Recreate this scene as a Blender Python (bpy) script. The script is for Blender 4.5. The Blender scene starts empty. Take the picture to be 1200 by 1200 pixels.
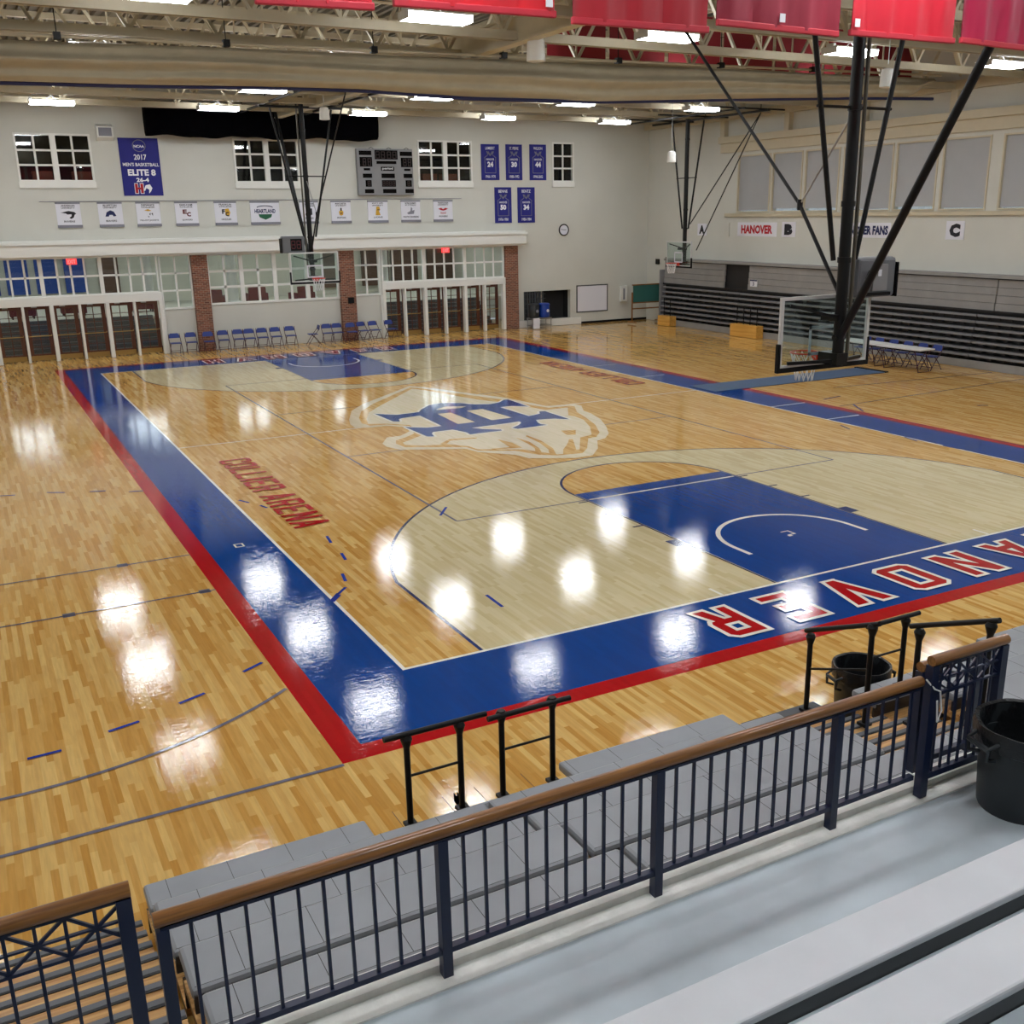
import bpy, math, random
from mathutils import Vector, Matrix
from mathutils.geometry import tessellate_polygon
random.seed(7)
C = bpy.context.scene.collection
SC = bpy.context.scene
PI = math.pi

# ------------------------------------------------------------------ camera
CAM = Vector((-4.0482, -10.7957, 5.2203))
RX = Vector((0.8751637, -0.4836588, -0.0127514))
DN = Vector((-0.1499741, -0.2461272, -0.9575642))
FW = Vector((0.4599959, 0.8399378, -0.2879379))
FPX, PX, PY = 1207.68, 631.38, 613.43
cd = bpy.data.cameras.new('camera')
cam = bpy.data.objects.new('camera', cd); C.objects.link(cam)
cd.sensor_width = 36; cd.lens = 36 * FPX / 1200
cd.shift_x = -(PX - 600) / 1200; cd.shift_y = (PY - 600) / 1200
cd.clip_end = 200; cd.clip_start = 0.05
M = Matrix((( RX.x, -DN.x, -FW.x), (RX.y, -DN.y, -FW.y), (RX.z, -DN.z, -FW.z)))
cam.matrix_world = Matrix.Translation(CAM) @ M.to_4x4()
SC.camera = cam
# ------------------------------------------------------------------ world, exposure
w = bpy.data.worlds.new('world'); SC.world = w; w.use_nodes = True
w.node_tree.nodes['Background'].inputs[0].default_value = (0.6, 0.65, 0.7, 1)
w.node_tree.nodes['Background'].inputs[1].default_value = 0.3
LAMP_POWER = 20.0
SC.view_settings.view_transform = 'Standard'
SC.view_settings.look = 'None'
SC.view_settings.exposure = 1.05
SC.view_settings.gamma = 1
SC.view_settings.use_curve_mapping = False

# ------------------------------------------------------------------ helpers
def ray(u, v):
    return RX * ((u - PX) / FPX) + DN * ((v - PY) / FPX) + FW
def onz(u, v, h=0.0):        # a pixel of the photo measured on a horizontal plane
    d = ray(u, v); return CAM + d * ((h - CAM.z) / d.z)
def ony(u, v, Y):
    d = ray(u, v); return CAM + d * ((Y - CAM.y) / d.y)
def onx(u, v, X):
    d = ray(u, v); return CAM + d * ((X - CAM.x) / d.x)

def srgb(r, g, b):
    f = lambda c: (c / 12.92 if c <= .04045 else ((c + .055) / 1.055) ** 2.4)
    return (f(r / 255), f(g / 255), f(b / 255), 1)
MATS = {}
def mat(name, col, rough=.5, metal=0, spec=.5, noise=0, nscale=8, bump=0, bscale=60, coat=0, emit=None, estr=0, trans=0):
    m = bpy.data.materials.new(name); m.use_nodes = True
    nt = m.node_tree; b = nt.nodes['Principled BSDF']
    c = srgb(*col) if max(col) > 1.01 else (*col, 1)
    b.inputs['Base Color'].default_value = c
    b.inputs['Roughness'].default_value = rough
    b.inputs['Metallic'].default_value = metal
    b.inputs['Specular IOR Level'].default_value = spec
    b.inputs['Coat Weight'].default_value = coat
    b.inputs['Coat Roughness'].default_value = .08
    if emit:
        b.inputs['Emission Color'].default_value = srgb(*emit)
        b.inputs['Emission Strength'].default_value = estr
    if noise or bump:
        g = nt.nodes.new('ShaderNodeNewGeometry')
    if noise:
        n = nt.nodes.new('ShaderNodeTexNoise'); n.inputs['Scale'].default_value = nscale
        n.inputs['Detail'].default_value = 5
        nt.links.new(g.outputs['Position'], n.inputs['Vector'])
        r = nt.nodes.new('ShaderNodeMapRange')
        r.inputs['From Min'].default_value = .3; r.inputs['From Max'].default_value = .7
        r.inputs['To Min'].default_value = 1 - noise; r.inputs['To Max'].default_value = 1 + noise
        nt.links.new(n.outputs['Fac'], r.inputs['Value'])
        mx = nt.nodes.new('ShaderNodeVectorMath'); mx.operation = 'SCALE'
        mx.inputs[0].default_value = c[:3]
        nt.links.new(r.outputs[0], mx.inputs['Scale'])
        nt.links.new(mx.outputs[0], b.inputs['Base Color'])
    if bump:
        n2 = nt.nodes.new('ShaderNodeTexNoise'); n2.inputs['Scale'].default_value = bscale
        nt.links.new(g.outputs['Position'], n2.inputs['Vector'])
        bp = nt.nodes.new('ShaderNodeBump'); bp.inputs['Strength'].default_value = bump
        bp.inputs['Distance'].default_value = .01
        nt.links.new(n2.outputs['Fac'], bp.inputs['Height'])
        nt.links.new(bp.outputs[0], b.inputs['Normal'])
    MATS[name] = m
    return m

def N(nt, t, **kw):
    n = nt.nodes.new(t)
    for k, v in kw.items(): setattr(n, k, v)
    return n
def math_(nt, op, a, b=None):
    n = N(nt, 'ShaderNodeMath', operation=op)
    for i, x in enumerate((a, b)):
        if x is None: continue
        if isinstance(x, (int, float)): n.inputs[i].default_value = x
        else: nt.links.new(x, n.inputs[i])
    return n.outputs[0]
def court_mat(name, c1, c2, c3, plank=1.0, rough=.024):
    """varnished maple strips running along y; painted areas keep a trace of the strips"""
    m = bpy.data.materials.new(name); m.use_nodes = True
    nt = m.node_tree; b = nt.nodes['Principled BSDF']; L = nt.links.new
    g = N(nt, 'ShaderNodeNewGeometry'); s = N(nt, 'ShaderNodeSeparateXYZ'); L(g.outputs['Position'], s.inputs[0])
    row = math_(nt, 'FLOOR', math_(nt, 'DIVIDE', s.outputs[0], .064))
    wn = N(nt, 'ShaderNodeTexWhiteNoise', noise_dimensions='1D'); L(row, wn.inputs['W'])
    yy = math_(nt, 'ADD', math_(nt, 'DIVIDE', s.outputs[1], .72), math_(nt, 'MULTIPLY', wn.outputs['Value'], 17.0))
    col = math_(nt, 'FLOOR', yy)
    cmb = N(nt, 'ShaderNodeCombineXYZ'); L(row, cmb.inputs[0]); L(col, cmb.inputs[1])
    w2 = N(nt, 'ShaderNodeTexWhiteNoise', noise_dimensions='2D'); L(cmb.outputs[0], w2.inputs['Vector'])
    ramp = N(nt, 'ShaderNodeValToRGB'); L(w2.outputs['Value'], ramp.inputs[0])
    e = ramp.color_ramp.elements
    e[0].position = 0; e[0].color = srgb(*c1); e[1].position = 1; e[1].color = srgb(*c3)
    k = e.new(.45); k.color = srgb(*c2)
    mp = N(nt, 'ShaderNodeMapping'); mp.inputs['Scale'].default_value = (22, 1.6, 1); L(g.outputs['Position'], mp.inputs['Vector'])
    n = N(nt, 'ShaderNodeTexNoise'); n.inputs['Scale'].default_value = 1.6; n.inputs['Detail'].default_value = 6; L(mp.outputs[0], n.inputs['Vector'])
    r = N(nt, 'ShaderNodeMapRange'); r.inputs['From Min'].default_value = .3; r.inputs['From Max'].default_value = .7
    r.inputs['To Min'].default_value = 1 - .10 * plank; r.inputs['To Max'].default_value = 1 + .08 * plank; L(n.outputs['Fac'], r.inputs['Value'])
    vm = N(nt, 'ShaderNodeVectorMath', operation='SCALE'); L(ramp.outputs[0], vm.inputs[0]); L(r.outputs[0], vm.inputs['Scale'])
    L(vm.outputs[0], b.inputs['Base Color'])
    b.inputs['Roughness'].default_value = rough
    b.inputs['Specular IOR Level'].default_value = .32
    # fine cupping of the strips and brush marks of the varnish
    m2 = N(nt, 'ShaderNodeMapping'); m2.inputs['Scale'].default_value = (30, 3, 1); L(g.outputs['Position'], m2.inputs['Vector'])
    n2 = N(nt, 'ShaderNodeTexNoise'); n2.inputs['Scale'].default_value = 1.4; n2.inputs['Detail'].default_value = 3; L(m2.outputs[0], n2.inputs['Vector'])
    m3 = N(nt, 'ShaderNodeMapping'); m3.inputs['Scale'].default_value = (2.0, 50, 1); m3.inputs['Rotation'].default_value = (0, 0, .25); L(g.outputs['Position'], m3.inputs['Vector'])
    n3 = N(nt, 'ShaderNodeTexNoise'); n3.inputs['Scale'].default_value = 1.5; n3.inputs['Detail'].default_value = 3; L(m3.outputs[0], n3.inputs['Vector'])
    bp = N(nt, 'ShaderNodeBump'); bp.inputs['Strength'].default_value = .2; bp.inputs['Distance'].default_value = .0021
    L(math_(nt, 'ADD', n2.outputs['Fac'], n3.outputs['Fac']), bp.inputs['Height']); L(bp.outputs[0], b.inputs['Normal'])
    MATS[name] = m
    return m
def brick_mat(name):
    m = bpy.data.materials.new(name); m.use_nodes = True
    nt = m.node_tree; b = nt.nodes['Principled BSDF']; L = nt.links.new
    g = N(nt, 'ShaderNodeNewGeometry'); s = N(nt, 'ShaderNodeSeparateXYZ'); L(g.outputs['Position'], s.inputs[0])
    cmb = N(nt, 'ShaderNodeCombineXYZ'); L(math_(nt, 'ADD', s.outputs[0], s.outputs[1]), cmb.inputs[0]); L(s.outputs[2], cmb.inputs[1])
    t = N(nt, 'ShaderNodeTexBrick'); L(cmb.outputs[0], t.inputs['Vector'])
    t.inputs['Color1'].default_value = srgb(140, 84, 62); t.inputs['Color2'].default_value = srgb(96, 54, 42)
    t.inputs['Mortar'].default_value = srgb(150, 130, 112); t.inputs['Scale'].default_value = 1
    t.inputs['Mortar Size'].default_value = .009; t.inputs['Brick Width'].default_value = .2; t.inputs['Row Height'].default_value = .073
    L(t.outputs['Color'], b.inputs['Base Color']); b.inputs['Roughness'].default_value = .85
    MATS[name] = m
def glass_mat(name, tint=(.93, .96, .95), refl=1.0):
    m = bpy.data.materials.new(name); m.use_nodes = True
    nt = m.node_tree; nt.nodes.clear(); L = nt.links.new
    o = N(nt, 'ShaderNodeOutputMaterial'); tr = N(nt, 'ShaderNodeBsdfTransparent'); gl = N(nt, 'ShaderNodeBsdfGlossy')
    tr.inputs[0].default_value = (*tint, 1); gl.inputs['Roughness'].default_value = .02
    lw = N(nt, 'ShaderNodeLayerWeight'); lw.inputs['Blend'].default_value = .5
    mx = N(nt, 'ShaderNodeMixShader')
    L(math_(nt, 'MULTIPLY', math_(nt, 'ADD', math_(nt, 'MULTIPLY', math_(nt, 'POWER', lw.outputs['Facing'], 5.0), .8), .04), refl), mx.inputs[0]); L(tr.outputs[0], mx.inputs[1]); L(gl.outputs[0], mx.inputs[2]); L(mx.outputs[0], o.inputs[0])
    MATS[name] = m
def wood_mat(name, a, bb, axis='x', sc=1.0, rough=.35, coat=.3):
    m = bpy.data.materials.new(name); m.use_nodes = True
    nt = m.node_tree; b = nt.nodes['Principled BSDF']; L = nt.links.new
    g = N(nt, 'ShaderNodeNewGeometry'); mp = N(nt, 'ShaderNodeMapping')
    s = {'x': (3, 60, 60), 'y': (60, 3, 60), 'z': (60, 60, 3)}[axis]
    mp.inputs['Scale'].default_value = tuple(q * sc for q in s); L(g.outputs['Position'], mp.inputs['Vector'])
    n = N(nt, 'ShaderNodeTexNoise'); n.inputs['Scale'].default_value = 1; n.inputs['Detail'].default_value = 6; L(mp.outputs[0], n.inputs['Vector'])
    r = N(nt, 'ShaderNodeValToRGB'); L(n.outputs['Fac'], r.inputs[0])
    r.color_ramp.elements[0].position = .35; r.color_ramp.elements[0].color = srgb(*a)
    r.color_ramp.elements[1].position = .68; r.color_ramp.elements[1].color = srgb(*bb)
    L(r.outputs[0], b.inputs['Base Color']); b.inputs['Roughness'].default_value = rough; b.inputs['Coat Weight'].default_value = coat
    MATS[name] = m

court_mat('maple', (190, 138, 64), (206, 160, 88), (220, 182, 114))
court_mat('maple_pale', (200, 182, 138), (208, 192, 150), (216, 202, 162), .35)
court_mat('paint_blue', (0, 60, 134), (0, 62, 137), (0, 64, 140), .12)
court_mat('paint_red', (170, 14, 22), (174, 15, 23), (178, 16, 24), .12)
court_mat('paint_white', (232, 228, 216), (238, 234, 222), (242, 238, 228), .1)
court_mat('paint_grey', (108, 106, 120), (112, 110, 124), (116, 114, 128), .1)
court_mat('paint_navy', (18, 38, 92), (20, 42, 98), (22, 44, 102), .1)
court_mat('tape_blue', (40, 60, 150), (42, 62, 152), (44, 64, 154), .1)
court_mat('paint_cream', (220, 206, 172), (226, 212, 180), (232, 218, 190), .2)
mat('wall_paint', (202, 202, 193), .75, noise=.03, nscale=.7, bump=.05, bscale=9)
mat('white_trim', (226, 226, 220), .45)
mat('ceiling_deck', (124, 117, 102), .7, noise=.04, nscale=2)
mat('steel_cream', (196, 186, 160), .55, noise=.03, nscale=3)
mat('curtain_cream', (164, 154, 130), .8, noise=.06, nscale=2.5, bump=.4, bscale=5)
mat('black', (14, 14, 16), .6, spec=.2)
mat('panel_black', (10, 7, 7), .7, spec=.08)
mat('lamp_up', (255, 255, 255), .5, emit=(246, 250, 255), estr=6)
mat('black_steel', (14, 14, 15), .42, spec=.3)
mat('black_cloth', (2, 2, 4), .95, spec=.05, bump=.4, bscale=6)
mat('navy_paint', (16, 28, 58), .35)
mat('navy_hem', (26, 30, 70), .7)
wood_mat('handrail_wood', (112, 70, 26), (150, 100, 44), 'x')
wood_mat('door_wood', (74, 38, 24), (104, 56, 34), 'z')
wood_mat('plywood', (206, 150, 62), (228, 176, 88), 'y', .2, .5, .1)
wood_mat('step_wood', (170, 120, 66), (222, 176, 112), 'x', .5, .3, .5)
brick_mat('brick')
glass_mat('glass'); glass_mat('glass_board', (.86, .93, .92), 1.3)
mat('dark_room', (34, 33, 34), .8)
mat('lobby_wall', (204, 202, 186), .7)
mat('lobby_blue', (38, 72, 150), .7)
mat('lobby_brown', (92, 66, 50), .7)
mat('maroon', (92, 26, 32), .6)
mat('maroon_cloth', (128, 22, 32), .75)
mat('brown_seat', (120, 56, 34), .6)
mat('metal', (170, 172, 172), .3, .9)
mat('brass', (170, 140, 84), .35, .8)
mat('grey_plastic', (132, 132, 134), .45, noise=.05, nscale=3)
mat('clock_grey', (104, 106, 110), .45)
mat('seat_grey', (140, 143, 147), .42, noise=.07, nscale=2.4)
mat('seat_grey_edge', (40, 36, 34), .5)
mat('bleach_board', (142, 140, 138), .5, noise=.08, nscale=2)
mat('bleach_seat', (124, 124, 126), .45, noise=.05, nscale=3)
mat('nosing', (92, 95, 100), .5)
mat('pole_grey', (84, 80, 68), .5)
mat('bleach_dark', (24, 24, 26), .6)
mat('bench_alu', (212, 215, 219), .5, noise=.04, nscale=3)
mat('bench_side', (70, 72, 74), .5)
mat('concrete_floor', (186, 196, 202), .4, noise=.17, nscale=1.3, spec=.4)
mat('concrete_curb', (222, 222, 216), .8, noise=.12, nscale=6, bump=.4, bscale=30)
mat('chair_blue', (36, 58, 132), .5)
mat('chair_maroon', (66, 26, 36), .4, .3)
mat('table_white', (222, 220, 216), .4)
mat('mat_slate', (62, 84, 112), .7, noise=.05, nscale=3)
mat('bin_black', (36, 41, 45), .45, noise=.1, nscale=8)
mat('bag_black', (22, 24, 27), .3, bump=.8, bscale=26)
mat('blue_bin', (20, 60, 150), .35)
mat('banner_blue', (26, 28, 122), .7)
mat('banner_white', (222, 222, 230), .7)
mat('banner_grey', (128, 128, 138), .6)
mat('ink_black', (20, 20, 30), .7)
mat('ink_red', (180, 24, 40), .7)
mat('ink_navy', (24, 34, 84), .7)
mat('ink_gold', (206, 160, 48), .7)
mat('ink_green', (30, 92, 62), .7)
mat('ink_white', (236, 236, 240), .7)
mat('banner_red_a', (206, 22, 38), .55, noise=.04, nscale=3, bump=.5, bscale=3)
mat('banner_red_b', (176, 26, 42), .55, noise=.05, nscale=3, bump=.5, bscale=3)
mat('banner_red_c', (150, 28, 52), .55, noise=.05, nscale=3, bump=.5, bscale=3)
mat('banner_red_d', (204, 26, 48), .55, noise=.04, nscale=3, bump=.5, bscale=3)
mat('banner_red_e', (176, 20, 66), .55, noise=.05, nscale=3, bump=.5, bscale=3)
mat('banner_hem', (196, 44, 60), .6)
mat('shade', (168, 170, 172), .8, noise=.02, nscale=2)
mat('chalk_green', (44, 98, 92), .6)
mat('exit_red', (226, 70, 74), .5, emit=(255, 70, 70), estr=.5)
mat('rim_red', (206, 52, 28), .4)
mat('net_white', (230, 230, 230), .8)
mat('led_off', (46, 22, 22), .4)
mat('tape_white', (226, 226, 224), .6)
mat('lamp', (255, 255, 255), .5, emit=(246, 250, 255), estr=LAMP_POWER)
mat('daylight', (255, 255, 255), .5, emit=(236, 244, 255), estr=6)
mat('lamp_housing', (206, 206, 204), .5)

def tag(o, label=None, cat=None, group=None, kind=None):
    if label: o['label'] = label
    if cat: o['category'] = cat
    if group: o['group'] = group
    if kind: o['kind'] = kind
    return o
def root(name, loc, label=None, cat=None, group=None, rz=0):
    o = bpy.data.objects.new(name, None); C.objects.link(o)
    o.location = loc; o.rotation_euler = (0, 0, rz); o.empty_display_size = .1
    return tag(o, label, cat, group)
def wloc(o):
    v = Vector((0, 0, 0))
    while o is not None: v += o.location; o = o.parent
    return v
class G:
    def __init__(s): s.v = []; s.f = []; s.m = []; s.mi = 0
    def face(s, pts):
        i = len(s.v); s.v += [tuple(p) for p in pts]; s.f.append(tuple(range(i, i + len(pts)))); s.m.append(s.mi)
    def box(s, x0, x1, y0, y1, z0, z1):
        i = len(s.v)
        s.v += [(x, y, z) for z in (z0, z1) for y in (y0, y1) for x in (x0, x1)]
        for q in ((0, 2, 3, 1), (4, 5, 7, 6), (0, 1, 5, 4), (2, 6, 7, 3), (0, 4, 6, 2), (1, 3, 7, 5)):
            s.f.append(tuple(i + k for k in q)); s.m.append(s.mi)
        return s
    def bar(s, p, q, w, h, up=(0, 0, 1)):          # rectangular bar from p to q
        p, q = Vector(p), Vector(q); d = (q - p).normalized(); u = Vector(up)
        if abs(d.dot(u)) > .98: u = Vector((0, 1, 0))
        a = d.cross(u).normalized(); b = a.cross(d).normalized()
        i = len(s.v)
        for e in (p, q):
            for (x, y) in ((-1, -1), (1, -1), (1, 1), (-1, 1)):
                s.v.append(tuple(e + a * (x * w / 2) + b * (y * h / 2)))
        for k in ((0, 1, 2, 3), (7, 6, 5, 4), (0, 4, 5, 1), (1, 5, 6, 2), (2, 6, 7, 3), (3, 7, 4, 0)):
            s.f.append(tuple(i + j for j in k)); s.m.append(s.mi)
        return s
    def tube(s, pts, r, n=8, closed=False, caps=True):
        pts = [Vector(p) for p in pts]; m = len(pts); i0 = len(s.v)
        rr = r if isinstance(r, (list, tuple)) else [r] * m
        prev = None
        for k, p in enumerate(pts):
            a = pts[(k - 1) % m] if (k or closed) else p
            b = pts[(k + 1) % m] if (k < m - 1 or closed) else p
            d = (b - a).normalized()
            if prev is None:
                u = Vector((0, 0, 1)) if abs(d.z) < .9 else Vector((1, 0, 0))
                x = d.cross(u).normalized()
            else:
                x = (prev - d * prev.dot(d)).normalized()
            prev = x; y = d.cross(x)
            for j in range(n):
                t = 2 * PI * j / n
                s.v.append(tuple(p + (x * math.cos(t) + y * math.sin(t)) * rr[k]))
        for k in range(m if closed else m - 1):
            for j in range(n):
                a = i0 + k * n + j; b = i0 + k * n + (j + 1) % n
                c = i0 + ((k + 1) % m) * n + (j + 1) % n; d = i0 + ((k + 1) % m) * n + j
                s.f.append((a, b, c, d)); s.m.append(s.mi)
        if caps and not closed:
            s.f.append(tuple(i0 + j for j in range(n))[::-1]); s.m.append(s.mi)
            s.f.append(tuple(i0 + (m - 1) * n + j for j in range(n))); s.m.append(s.mi)
        return s
    def lathe(s, prof, c=(0, 0, 0), n=24):
        i0 = len(s.v)
        for (r, z) in prof:
            for j in range(n):
                t = 2 * PI * j / n; s.v.append((c[0] + r * math.cos(t), c[1] + r * math.sin(t), c[2] + z))
        for k in range(len(prof) - 1):
            for j in range(n):
                s.f.append((i0 + k * n + j, i0 + k * n + (j + 1) % n, i0 + (k + 1) * n + (j + 1) % n, i0 + (k + 1) * n + j)); s.m.append(s.mi)
        s.f.append(tuple(i0 + j for j in range(n))[::-1]); s.m.append(s.mi)
        s.f.append(tuple(i0 + (len(prof) - 1) * n + j for j in range(n))); s.m.append(s.mi)
        return s
    def poly(s, pts, O=(0, 0, 0), X=(1, 0, 0), Y=(0, 1, 0), th=0):   # flat (or thick) polygon, concave allowed
        O, X, Y = Vector(O), Vector(X), Vector(Y); Z = X.cross(Y).normalized()
        P = [O + X * a + Y * b for a, b in pts]
        tris = tessellate_polygon([[Vector((a, b, 0)) for a, b in pts]])
        ar = sum(pts[k][0] * pts[(k + 1) % len(pts)][1] - pts[(k + 1) % len(pts)][0] * pts[k][1] for k in range(len(pts)))
        i = len(s.v); n = len(pts)
        if th:
            s.v += [tuple(p + Z * th) for p in P] + [tuple(p) for p in P]
        else:
            s.v += [tuple(p) for p in P]
        for t in tris:
            a, b, c = t
            cr = (pts[b][0] - pts[a][0]) * (pts[c][1] - pts[a][1]) - (pts[b][1] - pts[a][1]) * (pts[c][0] - pts[a][0])
            if cr < 0: a, c = c, a
            s.f.append((i + a, i + b, i + c)); s.m.append(s.mi)
            if th: s.f.append((i + n + c, i + n + b, i + n + a)); s.m.append(s.mi)
        if th:
            for k in range(n):
                k2 = (k + 1) % n
                q = (i + n + k, i + n + k2, i + k2, i + k)
                s.f.append(q if ar > 0 else q[::-1]); s.m.append(s.mi)
        return s
    def build(s, name, mats, parent=None, label=None, cat=None, group=None, kind=None, smooth=False, bevel=0, local=False):
        me = bpy.data.meshes.new(name)
        off = Vector((0, 0, 0)) if (parent is None or local) else wloc(parent)
        me.from_pydata([(x - off.x, y - off.y, z - off.z) for x, y, z in s.v], [], s.f)
        if not isinstance(mats, (list, tuple)): mats = [mats]
        for m in mats: me.materials.append(MATS[m])
        if len(mats) > 1:
            me.polygons.foreach_set('material_index', s.m)
        me.update()
        if smooth:
            me.polygons.foreach_set('use_smooth', [True] * len(me.polygons))
            try: me.set_sharp_from_angle(angle=math.radians(40))
            except Exception: pass
        o = bpy.data.objects.new(name, me); C.objects.link(o)
        if parent is not None: o.parent = parent
        if bevel:
            b = o.modifiers.new('bevel', 'BEVEL'); b.width = bevel; b.segments = 2; b.limit_method = 'ANGLE'
        return tag(o, label, cat, group, kind)
def box(name, m, b, **kw):
    return G().box(*b).build(name, m, **kw)
def kids(o): return [c for c in bpy.data.objects if c.parent is o]
TREE = {}
def copy_tree(o, loc=None, rz=None, label=None, parent=None):
    if o not in TREE: TREE[o] = kids(o)
    c = o.copy(); C.objects.link(c); c.parent = parent
    if loc is not None: c.location = loc
    if rz is not None: c.rotation_euler = (0, 0, rz)
    if label: c['label'] = label
    for k in TREE[o]: copy_tree(k, parent=c)
    return c

TXT = {}
def text_polys(body, bold=0.0):
    key = (body, bold)
    if key in TXT: return TXT[key]
    cu = bpy.data.curves.new('t', 'FONT'); cu.body = body; cu.offset = bold; cu.resolution_u = 2; cu.size = 1
    ob = bpy.data.objects.new('t', cu); C.objects.link(ob)
    dg = bpy.context.evaluated_depsgraph_get(); me = ob.evaluated_get(dg).to_mesh()
    vs = [tuple(v.co[:2]) for v in me.vertices]; fs = [tuple(p.vertices) for p in me.polygons]
    ob.evaluated_get(dg).to_mesh_clear(); bpy.data.objects.remove(ob); bpy.data.curves.remove(cu)
    xs = [v[0] for v in vs]; ys = [v[1] for v in vs]
    x0, x1, y0, y1 = min(xs), max(xs), min(ys), max(ys)
    vs = [((x - x0) / (x1 - x0), (y - y0) / (y1 - y0)) for x, y in vs]
    TXT[key] = (vs, fs, (x1 - x0) / (y1 - y0)); return TXT[key]
def text(g, body, O, X, Y, w, h, bold=.02):     # text centred at O, spanning w x h in directions X, Y
    vs, fs, asp = text_polys(body, bold)
    O, X, Y = Vector(O), Vector(X).normalized(), Vector(Y).normalized()
    if w is None: w = h * asp
    i = len(g.v)
    g.v += [tuple(O + X * ((x - .5) * w) + Y * ((y - .5) * h)) for x, y in vs]
    for f in fs: g.f.append(tuple(i + k for k in f)); g.m.append(g.mi)

def letters(par, mat_, *a, **k):
    g = G(); text(g, *a, **k); return g.build('lettering', mat_, par)
# block capitals built from convex pieces in a unit box
def _glyph():
    th, tv, cx, cy = .27, .155, .15, .09
    mir = lambda P: [(1 - x, y) for x, y in P][::-1]
    L = [(0, cy), (cx, 0), (th, 0), (th, 1), (cx, 1), (0, 1 - cy)]
    R_ = lambda x0, x1, y0, y1: [(x0, y0), (x1, y0), (x1, y1), (x0, y1)]
    S = R_(0, th, 0, 1); e = .02
    d = {}
    d['O'] = [L, mir(L), R_(th - e, 1 - th + e, 0, tv), R_(th - e, 1 - th + e, 1 - tv, 1)]
    d['C'] = [L, R_(th - e, 1 - th + e, 0, tv), R_(th - e, 1 - th + e, 1 - tv, 1), [(1 - th, .64), (1, .64), (1, 1 - cy), (1 - cx, 1), (1 - th, 1)], [(1 - th, 0), (1 - cx, 0), (1, cy), (1, .36), (1 - th, .36)]]
    d['H'] = [S, mir(S), R_(th, 1 - th, .41, .59)]
    d['L'] = [S, R_(th, 1, 0, tv)]
    d['I'] = [R_(.1, .9, 0, 1)]
    d['E'] = [S, R_(th, 1, 0, tv), R_(th, 1, 1 - tv, 1), R_(th, .82, .42, .58)]
    d['N'] = [R_(0, .27, 0, 1), R_(.73, 1, 0, 1), [(.27, 1), (0, 1), (.73, 0), (1, 0)]]
    d['V'] = [[(0, 1), (.38, 0), (.62, 0), (.30, 1)], [(1, 1), (.70, 1), (.38, 0), (.62, 0)]]
    d['A'] = [[(0, 0), (.28, 0), (.62, 1), (.36, 1)], [(1, 0), (.64, 1), (.38, 1), (.72, 0)], R_(.22, .78, .2, .36)]
    d['R'] = [S, R_(th - e, 1 - th + e, 1 - tv, 1), R_(th - e, 1 - th + e, .40, .56), [(1 - th, .40), (.92, .42), (1, .50), (1, 1 - cy), (1 - cx, 1), (1 - th, 1)], [(.50, .42), (.80, .42), (1, 0), (.68, 0)]]
    return d
GL = _glyph()
def expand(P, m):
    a = sum(P[k][0] * P[(k + 1) % len(P)][1] - P[(k + 1) % len(P)][0] * P[k][1] for k in range(len(P)))
    if a < 0: P = P[::-1]
    n = len(P); out = []
    for k in range(n):
        p0, p1, p2 = Vector(P[k - 1]), Vector(P[k]), Vector(P[(k + 1) % n])
        d1 = (p1 - p0).normalized(); d2 = (p2 - p1).normalized()
        n1 = Vector((d1.y, -d1.x)); n2 = Vector((d2.y, -d2.x)); b = (n1 + n2)
        if b.length < 1e-6: b = n1
        b.normalize(); c = max(.705, b.dot(n1)); out.append(tuple(p1 + b * (m / c)))
    return out
def block(g, ch, O, X, Y, w, h, m=0):
    for k, P in enumerate(GL[ch]):
        Q = [(x * w, y * h) for x, y in P]
        if m: Q = expand(Q, m)
        g.poly(Q, (O[0], O[1], O[2] + k * .00004), X, Y)

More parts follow.
